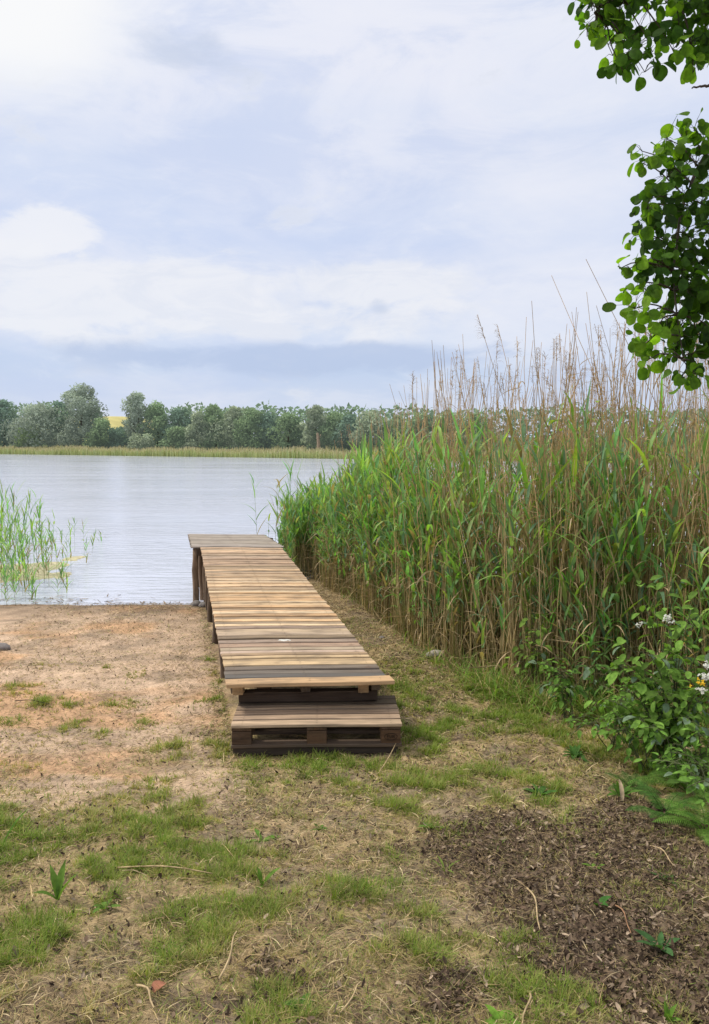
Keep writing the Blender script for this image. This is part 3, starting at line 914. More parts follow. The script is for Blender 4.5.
# long grass growing out at the foot of the reeds
mb = MB(); n = 7000
x = U(-.2, 3.2, n); cl_ = fbm(x * 2.5, x * .7 + 3, 131)
y = reed_front(x) + rng.normal(-.22, .24, n) - .25 * cl_; k = rng.random(n) < sst(.3, .62, cl_) * (.03 + .97 * sst(.6, 1.4, x)) + .02
x, y = x[k], y[k]; n = len(x); z = gz(x, y)
a = U(0, 2 * PI, n); e = U(.6, 1.5, n); hd = np.stack([np.cos(a), np.sin(a), np.zeros(n)], 1)
d = hd * np.cos(e)[:, None] + np.array([0, 0, 1.]) * np.sin(e)[:, None]; nn = -hd * np.sin(e)[:, None] + np.array([0, 0, 1.]) * np.cos(e)[:, None]
hue = rng.random((n, 1)); col = np.where(hue < .72, np.array([.22, .37, .07]), np.array([.50, .42, .2])) * U(.6, 1.3, (n, 1))
leaves(mb, np.stack([x, y, z], 1), d, nn, U(.10, .42, n), U(.004, .010, n), col, RPROF, 5, U(.2, 1.7, n), .2)
tag(link('long_grass', mb.mesh('long_grass'), M_grass), 'long loose grass growing along the foot of the reed bed', 'grass', kind='stuff')

# reeds standing in the shallow water on the left
pts = []
for px, py, n, hh in ((5, 575, 15, 1.55), (15, 572, 12, 1.6), (24, 577, 10, 1.3), (33, 570, 9, 1.5), (2, 588, 9, 1.0), (20, 588, 8, .9), (44, 580, 7, .9), (10, 594, 8, .6), (35, 590, 6, .5), (60, 585, 5, .45), (-10, 575, 10, 1.55), (-30, 575, 10, 1.6), (50, 572, 6, 1.35), (58, 568, 5, 1.0), (66, 566, 3, .95), (78, 560, 2, .75), (87, 557, 2, .5), (103, 540, 1, .3)):
    for _ in range(n):
        dd = 2.42 / ((py - 443 + U(-10, 14)) / 800)
        pts.append((*P(px + U(-7, 7), py, dd)[:2], hh * U(.62, 1.08)))
pts = np.array(pts)
for x, y, h in pts:
    mb = MB(); gen_green(mb, np.zeros((1, 3)), np.array([h]) * .95 + .3, 1., .55)
    o = link('water_reed', mb.mesh('water_reed'), M_reed, loc=(x, y, -.3))
    tag(o, 'slender pale green reed standing in the shallow water left of the jetty', 'reed', 'reeds in the shallow water on the left')
# a few isolated reeds in the water at the end of the bed
for px, dd, h in ((258, 15.5, 1.75), (268, 15.0, 1.1), (274, 14.6, 1.75), (283, 14.8, 1.9), (288, 14.2, 1.7), (279, 15.6, 1.5), (292, 15, 1.95), (298, 14.3, 1.9)):
    q = P(px, 560, dd); mb = MB(); gen_green(mb, np.zeros((1, 3)), np.array([h + .3]), .75, 1)
    o = link('water_reed', mb.mesh('water_reed'), M_reed, loc=(q[0], q[1], -.3))
    tag(o, 'single green reed in open water past the lakeward end of the reed bed', 'reed', 'outlying reeds by the jetty end')

# yellow algae mats on the water
M_algae = plain('algae', (.50, .46, .29), .95, 14., .6, 1.25, .6)


def blob(name, cx, cy, z, rx, ry, mat, hgt=.012, sd=0, n=40):
    V = [(0, 0, hgt)]; F_ = []
    rings = 4
    for r in range(1, rings + 1):
        for k in range(n):
            a = 2 * PI * k / n
            q = 1 + .55 * (fbm(math.cos(a) * 1.6 + sd, math.sin(a) * 1.6 + sd * 2, 90) - .5) * 2 + .25 * (vn(a * 5, sd * 3., 92) - .5)
            V.append((rx * q * r / rings * math.cos(a), ry * q * r / rings * math.sin(a), hgt * (1 - (r / rings) ** 3) - (.01 if r == rings else 0)))
    for k in range(n): F_.append((0, 1 + k, 1 + (k + 1) % n))
    for r in range(rings - 1):
        for k in range(n): a = 1 + r * n + k; b_ = 1 + r * n + (k + 1) % n; F_.append((a, a + n, b_ + n, b_))
    me = bpy.data.meshes.new(name); me.from_pydata(V, [], F_)
    return link(name, me, mat, loc=(cx, cy, z))


def W_(px, py):
    d = 2.42 / ((py - 443) / 800.); q = P(px, py, 1.) - np.array([0, 0, HC]); s = HC / -q[2]
    return q * s
for (px, py, rx, ry, lb) in ((14, 572, .95, 1.35, 'large yellowish algae mat around the stems of the left water reeds'), (60, 575, .27, .42, 'small pointed yellowish algae mat just right of the left water reeds'),
                             (72, 559, .24, .42, 'thin yellowish algae mat farther out, right of the left water reeds'), (-62, 574, .6, .9, 'wide yellowish algae mat at the left picture edge')):
    q = W_(px, py); o = blob('algae_mat', q[0], q[1], .004, rx, ry, M_algae, .012, px * .1); tag(o, lb, 'algae mat')
# shoreline stuff: floating bits and dark debris on the waterline
mb = MB(); n = 260
x = U(-6.5, -2.2, n); y = 11.75 + rng.normal(0, .16, n) + U(0, .5, n) * (x < -3.6)
a = U(0, PI, n); d = np.stack([np.cos(a), np.sin(a) * .6, np.zeros(n)], 1)
leaves(mb, np.stack([x, y, np.maximum(gz(x, y), 0) + .012], 1), d, (0, 0, 1), U(.03, .16, n), U(.008, .03, n), np.array([.17, .13, .085]) * U(.5, 2.2, (n, 1)), ([0, .5, 1], [.5, 1, .2]), 3, U(-.5, .5, n))
tag(link('shore_debris', mb.mesh('shore_debris'), M_litter), 'dark plant debris washed up along the waterline', 'debris', kind='stuff')

# ------------------------------------------------------------------ grass, straw, leaf litter
def ground_samples(n, x0, x1, y0, y1, wfun):
    out_ = []
    tot = 0
    while tot < n:
        x = U(x0, x1, 120000); y = y0 + (y1 - y0) * rng.random(120000) ** 1.35
        px, py, _ = proj(np.stack([x, y, gz0(x, y)], 1))
        ok = (rng.random(120000) < wfun(x, y)) & (px > -60) & (px < 770) & (py < 1090)
        out_.append(np.stack([x[ok], y[ok]], 1)); tot += ok.sum()
        if ok.sum() < 40: break
    q = np.concatenate(out_)[:n]
    return q, gz(q[:, 0], q[:, 1])


def offdeck(x, y):
    inside = (x > -.22 * (y - 5.6) - .86) & (x < -.22 * (y - 5.6) + .33) & (y > 5.55)
    return ~inside


def gw(x, y): return np.clip(grass_w(x, y) * .6, 0, 1) * offdeck(x, y) * (reed_depth(x, y) < .5)


mb = MB()
q, z = ground_samples(17500, -4.5, 4.2, 1.9, 11.8, gw)
nb_ = 10; cen = np.repeat(q, nb_, 0); n = len(cen)
lush = np.clip(np.repeat(grass_w(q[:, 0], q[:, 1]) * U(.45, 1.45, len(q)), nb_), .12, 2.0)
a = U(0, 2 * PI, n); rad = np.abs(rng.normal(0, .016, n)) * (.7 + .5 * lush)
q = cen + np.stack([np.cos(a), np.sin(a)], 1) * rad[:, None]; z = gz(q[:, 0], q[:, 1])
a = a + rng.normal(0, .8, n)
e = np.clip(1.45 - rad * 26 + rng.normal(0, .32, n), .05, 1.5)
hd = np.stack([np.cos(a), np.sin(a), np.zeros(n)], 1)
d = hd * np.cos(e)[:, None] + np.array([0, 0, 1.]) * np.sin(e)[:, None]
dist = np.hypot(q[:, 0], q[:, 1])
Lg = U(.016, .052, n) * (.45 + .66 * lush) * (1 + .03 * dist)
wg = U(.0016, .0034, n) * np.clip(dist / 3.2, 1, 2.4)
hue = rng.random(n)[:, None]; patch = fbm(q[:, 0] * 1.5, q[:, 1] * 1.5, 95)[:, None]
green = np.array([.14, .25, .035]) * hue + np.array([.29, .36, .07]) * (1 - hue)
yel = np.array([.54, .45, .19])
k = np.clip((.68 - lush[:, None] * .42) + (patch - .5) * 1.4 + rng.normal(0, .30, (n, 1)), 0, 1)
col = green * (1 - k) + yel * k
s = np.linspace(0, 1, 4)
curl = U(.2, 1.5, n)
nn = -hd * np.sin(e)[:, None] + np.array([0, 0, 1.]) * np.cos(e)[:, None]
along = np.stack([np.zeros(n), *[np.sum([np.cos(curl * (j + .5) / 3) / 3 for j in range(m_)], 0) for m_ in (1, 2, 3)]], 1)
upv = -np.stack([np.zeros(n), *[np.sum([np.sin(curl * (j + .5) / 3) / 3 for j in range(m_)], 0) for m_ in (1, 2, 3)]], 1)
base = np.stack([q[:, 0], q[:, 1], z - .004], 1)
pts = base[:, None] + d[:, None] * (along * Lg[:, None])[..., None] + nn[:, None] * (upv * Lg[:, None])[..., None]
sdv = np.stack([-np.sin(a), np.cos(a), np.zeros(n)], 1)
ribbons(mb, pts, sdv, wg[:, None] * np.array([1, .9, .65, .12])[None], col)
q, z = ground_samples(42000, -4.5, 4.2, 1.9, 10.5, lambda x, y: offdeck(x, y) * (reed_depth(x, y) < .2) * (1 - .97 * sand_w(x, y)) * (1 - .7 * mulch_w(x, y)) * (.15 + .85 * sst(.3, .7, fbm(x * 1.2, y * 1.2, 141)))); n = len(q)
a = U(0, 2 * PI, n); e = U(.05, 1.0, n); hd = np.stack([np.cos(a), np.sin(a), np.zeros(n)], 1); dist = np.hypot(q[:, 0], q[:, 1])
d = hd * np.cos(e)[:, None] + np.array([0, 0, 1.]) * np.sin(e)[:, None]; nn = -hd * np.sin(e)[:, None] + np.array([0, 0, 1.]) * np.cos(e)[:, None]
hue = rng.random((n, 1)); col = np.where(hue < .55, np.array([.23, .32, .07]), np.array([.42, .38, .15])) * U(.6, 1.25, (n, 1))
leaves(mb, np.stack([q[:, 0], q[:, 1], z - .003], 1), d, nn, U(.018, .07, n), U(.0018, .0034, n) * np.clip(dist / 3.2, 1, 2.2), col, RPROF, 4, U(.1, 1.6, n), .15)
tag(link('grass', mb.mesh('grass'), M_grass), 'patchy short grass on the trodden shore', 'grass', kind='stuff')


def sw(x, y): return (.75 * (1 - .88 * sand_w(x, y)) * (.35 + 1.0 * sst(.35, .65, fbm(x * 1.8, y * 1.8, 97))) * (1 - .3 * mulch_w(x, y)) + .1) * offdeck(x, y)


mb = MB()
q, z = ground_samples(105000, -4.5, 4.4, 1.9, 13.5, sw); n = len(q)
a = U(0, 2 * PI, n); dist = np.hypot(q[:, 0], q[:, 1])
Ls = rng.gamma(2., .022, n) + .012; Ls = np.minimum(Ls, .22)
ws = U(.0011, .0032, n) * np.clip(dist / 3.2, 1, 2.2)
tl = rng.normal(0, .16, n); bend = rng.normal(0, .28, n)
pts = []
for j in range(4):
    t = j / 3; aa = a + bend * t
    pts.append(np.stack([q[:, 0] + np.cos(aa) * Ls * (t - .5), q[:, 1] + np.sin(aa) * Ls * (t - .5), z + .006 + tl * Ls * (t - .5) + .012 * np.sin(PI * t) * (Ls / .1)], 1))
pts = np.stack(pts, 1)
hue = rng.random(n)[:, None]
col = np.where(hue < .4, np.array([.46, .345, .18]), np.where(hue < .72, np.array([.27, .195, .11]), np.where(hue < .86, np.array([.30, .29, .12]), np.array([.62, .50, .30])))) * U(.5, 1.2, (n, 1))
col = col * (1 - .35 * mulch_w(q[:, 0], q[:, 1])[:, None])
ribbons(mb, pts, np.stack([-np.sin(a), np.cos(a), U(-.5, .5, n)], 1), ws[:, None] * np.array([.8, 1, 1, .6])[None], col)
tag(link('straw_litter', mb.mesh('straw_litter'), M_litter), 'dry straw and cut reed bits strewn over the ground', 'litter', kind='stuff')


def lw(x, y): return np.clip(mulch_w(x, y) * .95 + .07 * (1 - sand_w(x, y)) + .012, 0, 1) * offdeck(x, y)


mb = MB()
q, z = ground_samples(42000, -4.5, 4.4, 1.9, 12, lw); n = len(q)
d = nrm(np.concatenate([rng.normal(size=(n, 2)), rng.normal(0, .35, (n, 1))], 1)); nn = nrm(np.concatenate([rng.normal(0, .45, (n, 2)), np.ones((n, 1))], 1))
mw = mulch_w(q[:, 0], q[:, 1])
Ll = np.minimum(.008 + rng.gamma(2., .0065, n), .032)
hue = rng.random(n)[:, None]
col = np.where(hue < .45, np.array([.12, .083, .058]), np.where(hue < .75, np.array([.20, .145, .10]), np.where(hue < .90, np.array([.34, .265, .19]), np.array([.06, .042, .03])))) * U(.55, 1.35, (n, 1))
leaves(mb, np.stack([q[:, 0], q[:, 1], z + U(.002, .022, n)], 1), d, nn, Ll, Ll * U(.12, .6, n), col, ([0, .25, .6, 1], [.55, .9, 1., .3]), 4, rng.normal(0, .9, n), U(-.4, .5, n)[:, None] if False else .25)
tag(link('leaf_mulch', mb.mesh('leaf_mulch'), M_litter), 'dark brown rotting leaf mulch on bare soil at lower right', 'mulch', kind='stuff')

# individual dry stalks lying on the ground
STK = [((527, 888), (543, 928), 'pale bent dry stalk lying alone on the dark mulch', .006), ((536, 826), (538, 862), 'thin upright dry stalk standing at the upper edge of the dark mulch', .004),
       ((528, 990), (526, 1024), 'short thick dry stalk at the bottom edge below the mulch', .006), ((137, 992), (158, 1022), 'pale dry stalk at the bottom edge beside a red leaf', .006),
       ((118, 870), (215, 880), 'long straw stalk lying level on the left grass', .006), ((219, 985), (240, 955), 'dry twig rising beside the dark pit at bottom centre', .006),
       ((612, 905), (634, 935), 'reddish thin stalk lying at the right of the mulch', .005), ((650, 848), (676, 870), 'pale twig lying below the right-hand shrub', .005),
       ((340, 1020), (365, 990), 'thin bent straw at the bottom centre edge', .004), ((378, 775), (405, 742), 'straw leaning on the ground at the right corner of the pallet', .005),
       ((425, 660), (452, 660), 'short dark stick lying next to the pale stone', .007), ((560, 710), (620, 690), 'long pale broken reed stalk slanting out of the reed front', .005), ((15, 703), (50, 707), 'dark thin stick lying on the sand at far left', .006)]
for (p0, p1, lb, r) in STK:
    a = GP(*p0); b_ = GP(*p1); a[2] += r + .008; b_[2] += r + .02
    if 'upright' in lb: b_ = a + np.array([.01, .04, .0]); a = GP(*p1); b_ = a + np.array([-.01, .03, .14])
    if 'leaning' in lb or 'rising' in lb: b_[2] += .05
    s = np.linspace(0, 1, 7)[:, None]; pts = a * (1 - s) + b_ * s; pts[:, 2] += .02 * np.sin(s[:, 0] * PI); pts[:, 0] += .012 * np.sin(s[:, 0] * 5)
    mb = MB(); cl = (.50, .38, .22) if 'dark' not in lb.split('on')[0][:14] else (.10, .075, .055)
    if 'reddish' in lb: cl = (.33, .19, .11)
    tubes(mb, (pts - a)[None], np.full((1, 7), r * .75) * np.linspace(1, .6, 7)[None], np.array(cl), 5)
    tag(link('dry_stalk', mb.mesh('dry_stalk'), M_litter, loc=a), lb, 'dry stalk')

# stones
M_stone = plain('stone', (.42, .38, .34), .9, 18., .7, 1.2, .5); M_stone2 = plain('dark_stone', (.20, .18, .17), .9, 18., .6, 1.3, .5)


def stone(name, p, r, mat, sd, lb):
    bm = bmesh.new(); bmesh.ops.create_icosphere(bm, subdivisions=3, radius=1)
    for v in bm.verts:
        k = .8 + .5 * float(fbm(v.co.x * 1.3 + sd, v.co.y * 1.3 + v.co.z * 1.7, 101)); v.co = Vector((v.co.x * r[0] * k, v.co.y * r[1] * k, v.co.z * r[2] * k))
    for f in bm.faces: f.smooth = True
    me = bpy.data.meshes.new(name); bm.to_mesh(me); bm.free()
    return tag(link(name, me, mat, loc=(p[0], p[1], p[2] + r[2] * .35)), lb, 'stone')


stone('stone', GP(436, 657), (.10, .07, .05), M_stone, 1., 'pale flat stone on the path right of the jetty')
stone('stone', GP(382, 640), (.035, .03, .025), M_stone2, 2., 'small dark stone on the litter close to the right side of the jetty')
stone('stone', GP(2, 650), (.09, .06, .05), M_stone2, 3., 'grey stone on the sand at the left picture edge')
stone('stone', GP(196, 606), (.07, .07, .06), M_stone2, 4., 'dark mossy stone at the foot of the jetty end posts')
stone('stone', GP(203, 607), (.06, .07, .05), M_stone2, 6., 'small wet stone wedged between the jetty end posts')

# ------------------------------------------------------------------ weeds
BROAD = ([0, .15, .45, .75, 1], [.2, .8, 1., .7, .05]); OVAL = ([0, .12, .4, .7, .9, 1], [.15, .75, 1., .85, .45, .08])
OBOV = ([0, .1, .35, .65, .85, .95, 1], [.1, .6, .93, 1., .8, .5, .2]); STRAP = ([0, .2, .6, 1], [.35, .7, 1., .1])
WEED = [((262, 840), 5, .16, .045, STRAP, .25, (.13, .26, .04), 'bright green strap-leaved weed lying flat in front of the pallet'),
        ((262, 888), 5, .13, .03, STRAP, .9, (.14, .26, .04), 'upright bright green weed in the grass patch at the centre'),
        ((58, 905), 4, .17, .04, STRAP, 1.3, (.15, .27, .05), 'erect broad blade weed in the left foreground grass'),
        ((500, 1018), 8, .085, .05, BROAD, .6, (.19, .36, .05), 'bright yellow-green seedling at the bottom edge right of centre'),
        ((300, 1012), 9, .08, .035, OVAL, .5, (.10, .20, .04), 'toothed green rosette at the bottom centre'),
        ((598, 905), 4, .09, .04, BROAD, .8, (.07, .19, .04), 'dark green two-leaved seedling on the mulch right of the bent stalk'),
        ((660, 945), 6, .13, .045, OVAL, .8, (.08, .18, .06), 'blue-green sprig on the mulch at lower right'),
        ((594, 870), 5, .06, .03, BROAD, .7, (.17, .30, .05), 'small lime-green sprout in the middle of the mulch'),
        ((594, 858), 4, .05, .025, BROAD, .9, (.18, .30, .05), 'tiny lime-green sprout at the upper mulch edge'),
        ((665, 878), 8, .10, .03, OVAL, .6, (.08, .16, .05), 'green leafy sprout on the right mulch below the fern'),
        ((668, 1020), 5, .09, .03, STRAP, 1.2, (.17, .33, .05), 'two-bladed bright green shoot at the bottom right edge'),
        ((540, 796), 14, .13, .04, OVAL, .5, (.085, .19, .04), 'clump of broad green leaves at the upper edge of the mulch'),
        ((575, 760), 12, .14, .045, OVAL, .6, (.08, .18, .04), 'leafy green clump under the reed front, right of the grass strip'),
        ((620, 800), 10, .16, .045, STRAP, .7, (.11, .22, .04), 'strap-leaved green plant at the foot of the right-hand shrub'),
        ((320, 830), 7, .07, .025, OVAL, .5, (.14, .24, .05), 'small green rosette in the straw behind the pale weed at centre'),
        ((430, 826), 7, .08, .03, OVAL, .5, (.14, .24, .05), 'small bright weed in the straw left of the mulch'),
        ((0, 850), 3, .30, .05, STRAP, 1.0, (.14, .28, .04), 'tall bright blade leaning in at the left picture edge'),
        ((105, 912), 6, .09, .03, OVAL, .5, (.15, .27, .05), 'low lime weed right of the erect blade on the left'),
        ((175, 952), 7, .10, .035, OVAL, .5, (.12, .23, .04), 'flat dandelion-like rosette above the bare soil at lower left'),
        ((445, 870), 5, .10, .02, STRAP, .9, (.20, .28, .06), 'yellowish shoot at the left border of the mulch')]
for (pp, n, L, W, prof, el_, cl, lb) in WEED:
    b0 = GP(*pp); mb = MB()
    a = np.arange(n) * 2.399 + U(0, 6); e = el_ + rng.normal(0, .22, n)
    hd = np.stack([np.cos(a), np.sin(a), np.zeros(n)], 1); d = hd * np.cos(e)[:, None] + np.array([0, 0, 1.]) * np.sin(e)[:, None]
    nn = -hd * np.sin(e)[:, None] + np.array([0, 0, 1.]) * np.cos(e)[:, None]
    leaves(mb, np.zeros((n, 3)) + hd * .004 + np.array([0, 0, .0]), d, nn, L * U(.4, 1.0, n), W * U(.55, .95, n), np.array(cl) * U(.8, 1.2, (n, 1)), prof, 7, U(.2, 1.0, n), .22)
    tag(link('weed_plant', mb.mesh('weed_plant'), M_shrub, loc=b0), lb, 'weed')
# a fallen reddish leaf
mb = MB(); leaves(mb, np.zeros((1, 3)), (.4, .9, .25), (0, 0, 1), .07, .045, (.36, .16, .10), OVAL, 6, .8, .3)
tag(link('fallen_leaf', mb.mesh('fallen_leaf'), M_litter, loc=GP(154, 1000) + np.array([0, 0, .012])), 'curled reddish fallen leaf on the straw at bottom left', 'leaf')
for pp, L, lb in (((622, 808), .155, 'large pale dry leaf standing by the green strap plant'), ((640, 845), .12, 'pale dead leaf lying on mulch under the ferns'), ((575, 1010), .11, 'pale curled dead leaf at the bottom edge of the mulch')):
    mb = MB(); leaves(mb, np.zeros((1, 3)), (.6 if L < .15 else .1, .4, .15 if L < .15 else .9), (0, -.6, 1), L, L * .17, (.38, .30, .20), OVAL, 7, 1.0, .35)
    tag(link('fallen_leaf', mb.mesh('fallen_leaf'), M_litter, loc=GP(*pp) + np.array([0, 0, .012])), lb, 'leaf')


# ------------------------------------------------------------------ shrub, saplings and ferns on the right
def stem_chain(mb, p0, p1, r0, r1, col, sag=.0, K=7, S=5):
    s = np.linspace(0, 1, K)[:, None]; pts = np.asarray(p0) * (1 - s) + np.asarray(p1) * s
    pts[:, 2] += sag * np.sin(s[:, 0] * PI); pts[:, :2] += .02 * np.sin(s * 7 + np.asarray(p1)[0] * 9)
    tubes(mb, pts[None], np.linspace(r0, r1, K)[None], np.array(col), S); return pts


def shrub(name, base, tips, L, W, cl, per, lb, cat, prof=OVAL, stemcol=(.12, .14, .06), r0=.006, group=None, mat=None, clv=.5, pale=.1):
    root = empty(name, base, lb, cat, group); ms = MB(); ml = MB()
    for tp in tips:
        tp = np.asarray(tp) - base
        pts = stem_chain(ms, np.array([U(-.05, .05), U(-.05, .05), 0]), tp, r0, .002, stemcol, .12)
        for k in range(per):
            t = U(.22, 1); j = min(int(t * 6), 5); pb = pts[j] * (1 - (t * 6 - j)) + pts[j + 1] * (t * 6 - j)
            a = U(0, 2 * PI); e = U(-.5, .7)
            d = np.array([math.cos(a) * math.cos(e), math.sin(a) * math.cos(e) - .15, math.sin(e)]); ll = U(.02, .09)
            pe = pb + d * ll
            tubes(ms, np.stack([pb, (pb + pe) / 2 + np.array([0, 0, .01]), pe])[None], np.full((1, 3), .0012), np.array(stemcol), 3)
            br = U(1 - clv, 1 + clv); c_ = np.array(cl) * br
            if rng.random() < pale: c_ = np.array([.20, .29, .19])
            leaves(ml, pe[None], d * .8 + np.array([0, 0, -.3]), np.array([U(-.4, .4), U(-.5, .2), 1.]), L * (lf := U(.35, 1.25)), W * lf * U(.75, 1.1), c_, prof, 6, U(.1, .9), .18)
    link('stem', ms.mesh('stem'), M_bark, root); link('leaves', ml.mesh('leaves'), mat or M_shrub, root)
    return root


b0 = GP(672, 770)
tips = [P(*q) for q in ((640, 582, 5.3), (655, 595, 5.2), (610, 660, 5.3), (600, 700, 5.3), (610, 720, 5.2), (640, 720, 5.0), (630, 665, 5.2), (690, 720, 4.8), (665, 640, 5.1), (700, 590, 5.4), (690, 610, 5.1), (625, 640, 5.2), (650, 650, 5.0), (705, 640, 5.0), (680, 640, 5.2), (620, 690, 5.1), (660, 690, 4.9), (700, 690, 4.9), (740, 640, 5.1), (745, 600, 5.3), (640, 670, 5.4), (725, 690, 5.0), (690, 660, 5.5), (735, 570, 5.6), (670, 570, 5.6))]
sh = shrub('broadleaf_shrub', b0, tips, .085, .052, (.17, .31, .055), 30, 'tall dark green broad-leaved shrub with white flower heads at the right edge', 'shrub', OBOV, r0=.008)
# deep understorey of the same bank
for pp, dd, nt_, lb in (((695, 790), 4.75, 16, 'low dark leafy undergrowth at the foot of the shrub, right edge'), ((650, 772), 5.15, 14, 'low leafy undergrowth in front of the left side of the tall shrub'),
                        ((725, 830), 4.5, 12, 'low dark undergrowth cut by the right picture edge'), ((612, 752), 5.3, 12, 'small leafy undergrowth between the tall shrub and the grass strip'), ((570, 722), 5.3, 9, 'sparse leafy undergrowth under the lime-green young shrub')):
    b1 = GP(*pp)
    tp = [b1 + np.array([U(-.38, .38), U(-.3, .3), U(.12, .5)]) for _ in range(nt_)]
    shrub('undergrowth_plant', b1, tp, .06, .034, (.16, .31, .055), 17, lb, 'undergrowth', r0=.004)
# flower heads
for px, py, dd, n, yel in ((668, 618, 5.05, 22, 0), (706, 676, 4.85, 26, 0), (703, 690, 4.8, 16, 0), (700, 683, 4.75, 9, 1), (706, 665, 4.9, 10, 0), (640, 625, 5.2, 5, 0)):
    c0 = P(px, py, dd) - b0; mf = MB(); k = n * 5
    pos = c0 + rng.normal(0, .014, (n, 3)) * np.array([1.2, 1, .7]); pos = np.repeat(pos, 5, 0)
    leaves(mf, pos, rdir(k) + np.array([0, -.3, .3]), np.array([0, -.4, 1.]), .013, .010, (.75, .76, .70) if not yel else (.75, .5, .04), BROAD, 4, .3, .1)
    o = link('flower_head', mf.mesh('flower_head'), M_flower, sh)
    if yel: o['label'] = 'yellow flower head'
# light green sapling against the reeds, and climbing leaves
b1 = GP(530, 690)
tips = [P(*q) for q in ((535, 610, 6.9), (545, 600, 6.9), (520, 640, 6.9), (550, 640, 6.8), (560, 660, 6.7), (515, 665, 6.8), (540, 625, 6.8))]
shrub('young_shrub', b1, tips, .07, .045, (.17, .28, .05), 14, 'slender lime-green young shrub in front of the reeds, right of the jetty', 'shrub', r0=.004, pale=.02)
b1 = GP(590, 712)
tips = [P(*q) for q in ((575, 660, 6.3), (600, 650, 6.2), (610, 690, 6.0), (570, 690, 6.3), (590, 665, 6.2), (625, 665, 6.0))]
shrub('young_shrub', b1, tips, .08, .045, (.10, .20, .045), 10, 'small mid-green young shrub between the lime one and the tall dark shrub', 'shrub', r0=.004)
b1 = G(620, 690); b1[1] += .25; b1[2] = float(gz(b1[0], b1[1]))
tips = [P(*q) for q in ((560, 420, 6.9), (600, 440, 6.7), (640, 390, 6.6), (600, 395, 6.8), (660, 420, 6.4), (630, 440, 6.6), (580, 380, 6.9), (690, 400, 6.3), (625, 470, 6.6))]
shrub('climbing_vine', b1, tips, .06, .05, (.22, .33, .06), 9, 'thin climbing vine with scattered yellow-green leaves among the dry reeds', 'vine', BROAD, r0=.003, pale=0)


def fern(base, n, L, cl, lb):
    root = empty('fern', base, lb, 'fern', None); 
    for k in range(n):
        a = k * 2 * PI / n + U(-.3, .3); e0 = U(.7, 1.2); K = 16; mf = MB()
        s = np.linspace(0, 1, K); ang = e0 - s * U(.8, 1.4)
        r = np.cumsum(np.cos(ang)) * L / K; zz = np.cumsum(np.sin(ang)) * L / K
        ctr = np.stack([np.cos(a) * r, np.sin(a) * r, zz], 1)
        tubes(mf, ctr[None], np.linspace(.003, .0008, K)[None], np.array(cl) * .7, 3)
        tn = nrm(np.gradient(ctr, axis=0)); sd_ = np.array([-math.sin(a), math.cos(a), 0]); up = np.cross(tn, sd_); up *= np.sign(up[:, 2:3])
        fine = np.linspace(.12, 1, 26)
        cc = np.stack([np.interp(fine, s, ctr[:, i_]) for i_ in range(3)], 1); tt = np.stack([np.interp(fine, s, tn[:, i_]) for i_ in range(3)], 1); uu = np.stack([np.interp(fine, s, up[:, i_]) for i_ in range(3)], 1)
        pl_ = L * .26 * np.sin(np.clip(fine * 1.02, 0, 1) * PI) ** .7 * (1.1 - .5 * fine) + .004
        for sg in (1, -1):
            leaves(mf, cc, sd_ * sg + tt * .45, uu, pl_, L * .021, np.array(cl) * U(.8, 1.2, (26, 1)), ([0, .3, 1], [.9, 1, .1]), 4, .3, .1)
        link('frond', mf.mesh('frond'), M_shrub, root)
    return root


fern(GP(688, 792), 9, .40, (.12, .25, .045), 'light green fern with upright fronds below the tall shrub')
fern(GP(664, 822), 8, .26, (.085, .20, .04), 'dark green fern spreading over the mulch edge, left of the bright one')
fern(GP(706, 838), 9, .30, (.15, .30, .05), 'bright green low fern at the right edge beside the mulch')
fern(GP(632, 790), 7, .2, (.08, .17, .04), 'small dark fern under the undergrowth, leftmost of the ferns')

# ------------------------------------------------------------------ alder overhanging from the right
tb = np.array([3.3, 3.6, float(gz0(3.3, 3.6))])
alder = empty('alder_tree', tb, 'alder tree whose leafy branches hang in from the right edge of the picture', 'tree')
mt = MB(); s = np.linspace(0, 1, 12)
tp = np.stack([-.35 * s ** 2, .25 * s, -.15 + s * 6.6], 1)
tubes(mt, tp[None], np.linspace(.16, .05, 12)[None], np.array((.12, .10, .08)), 10)
link('trunk', mt.mesh('trunk'), M_bark, alder)
BARK = (.07, .055, .045)


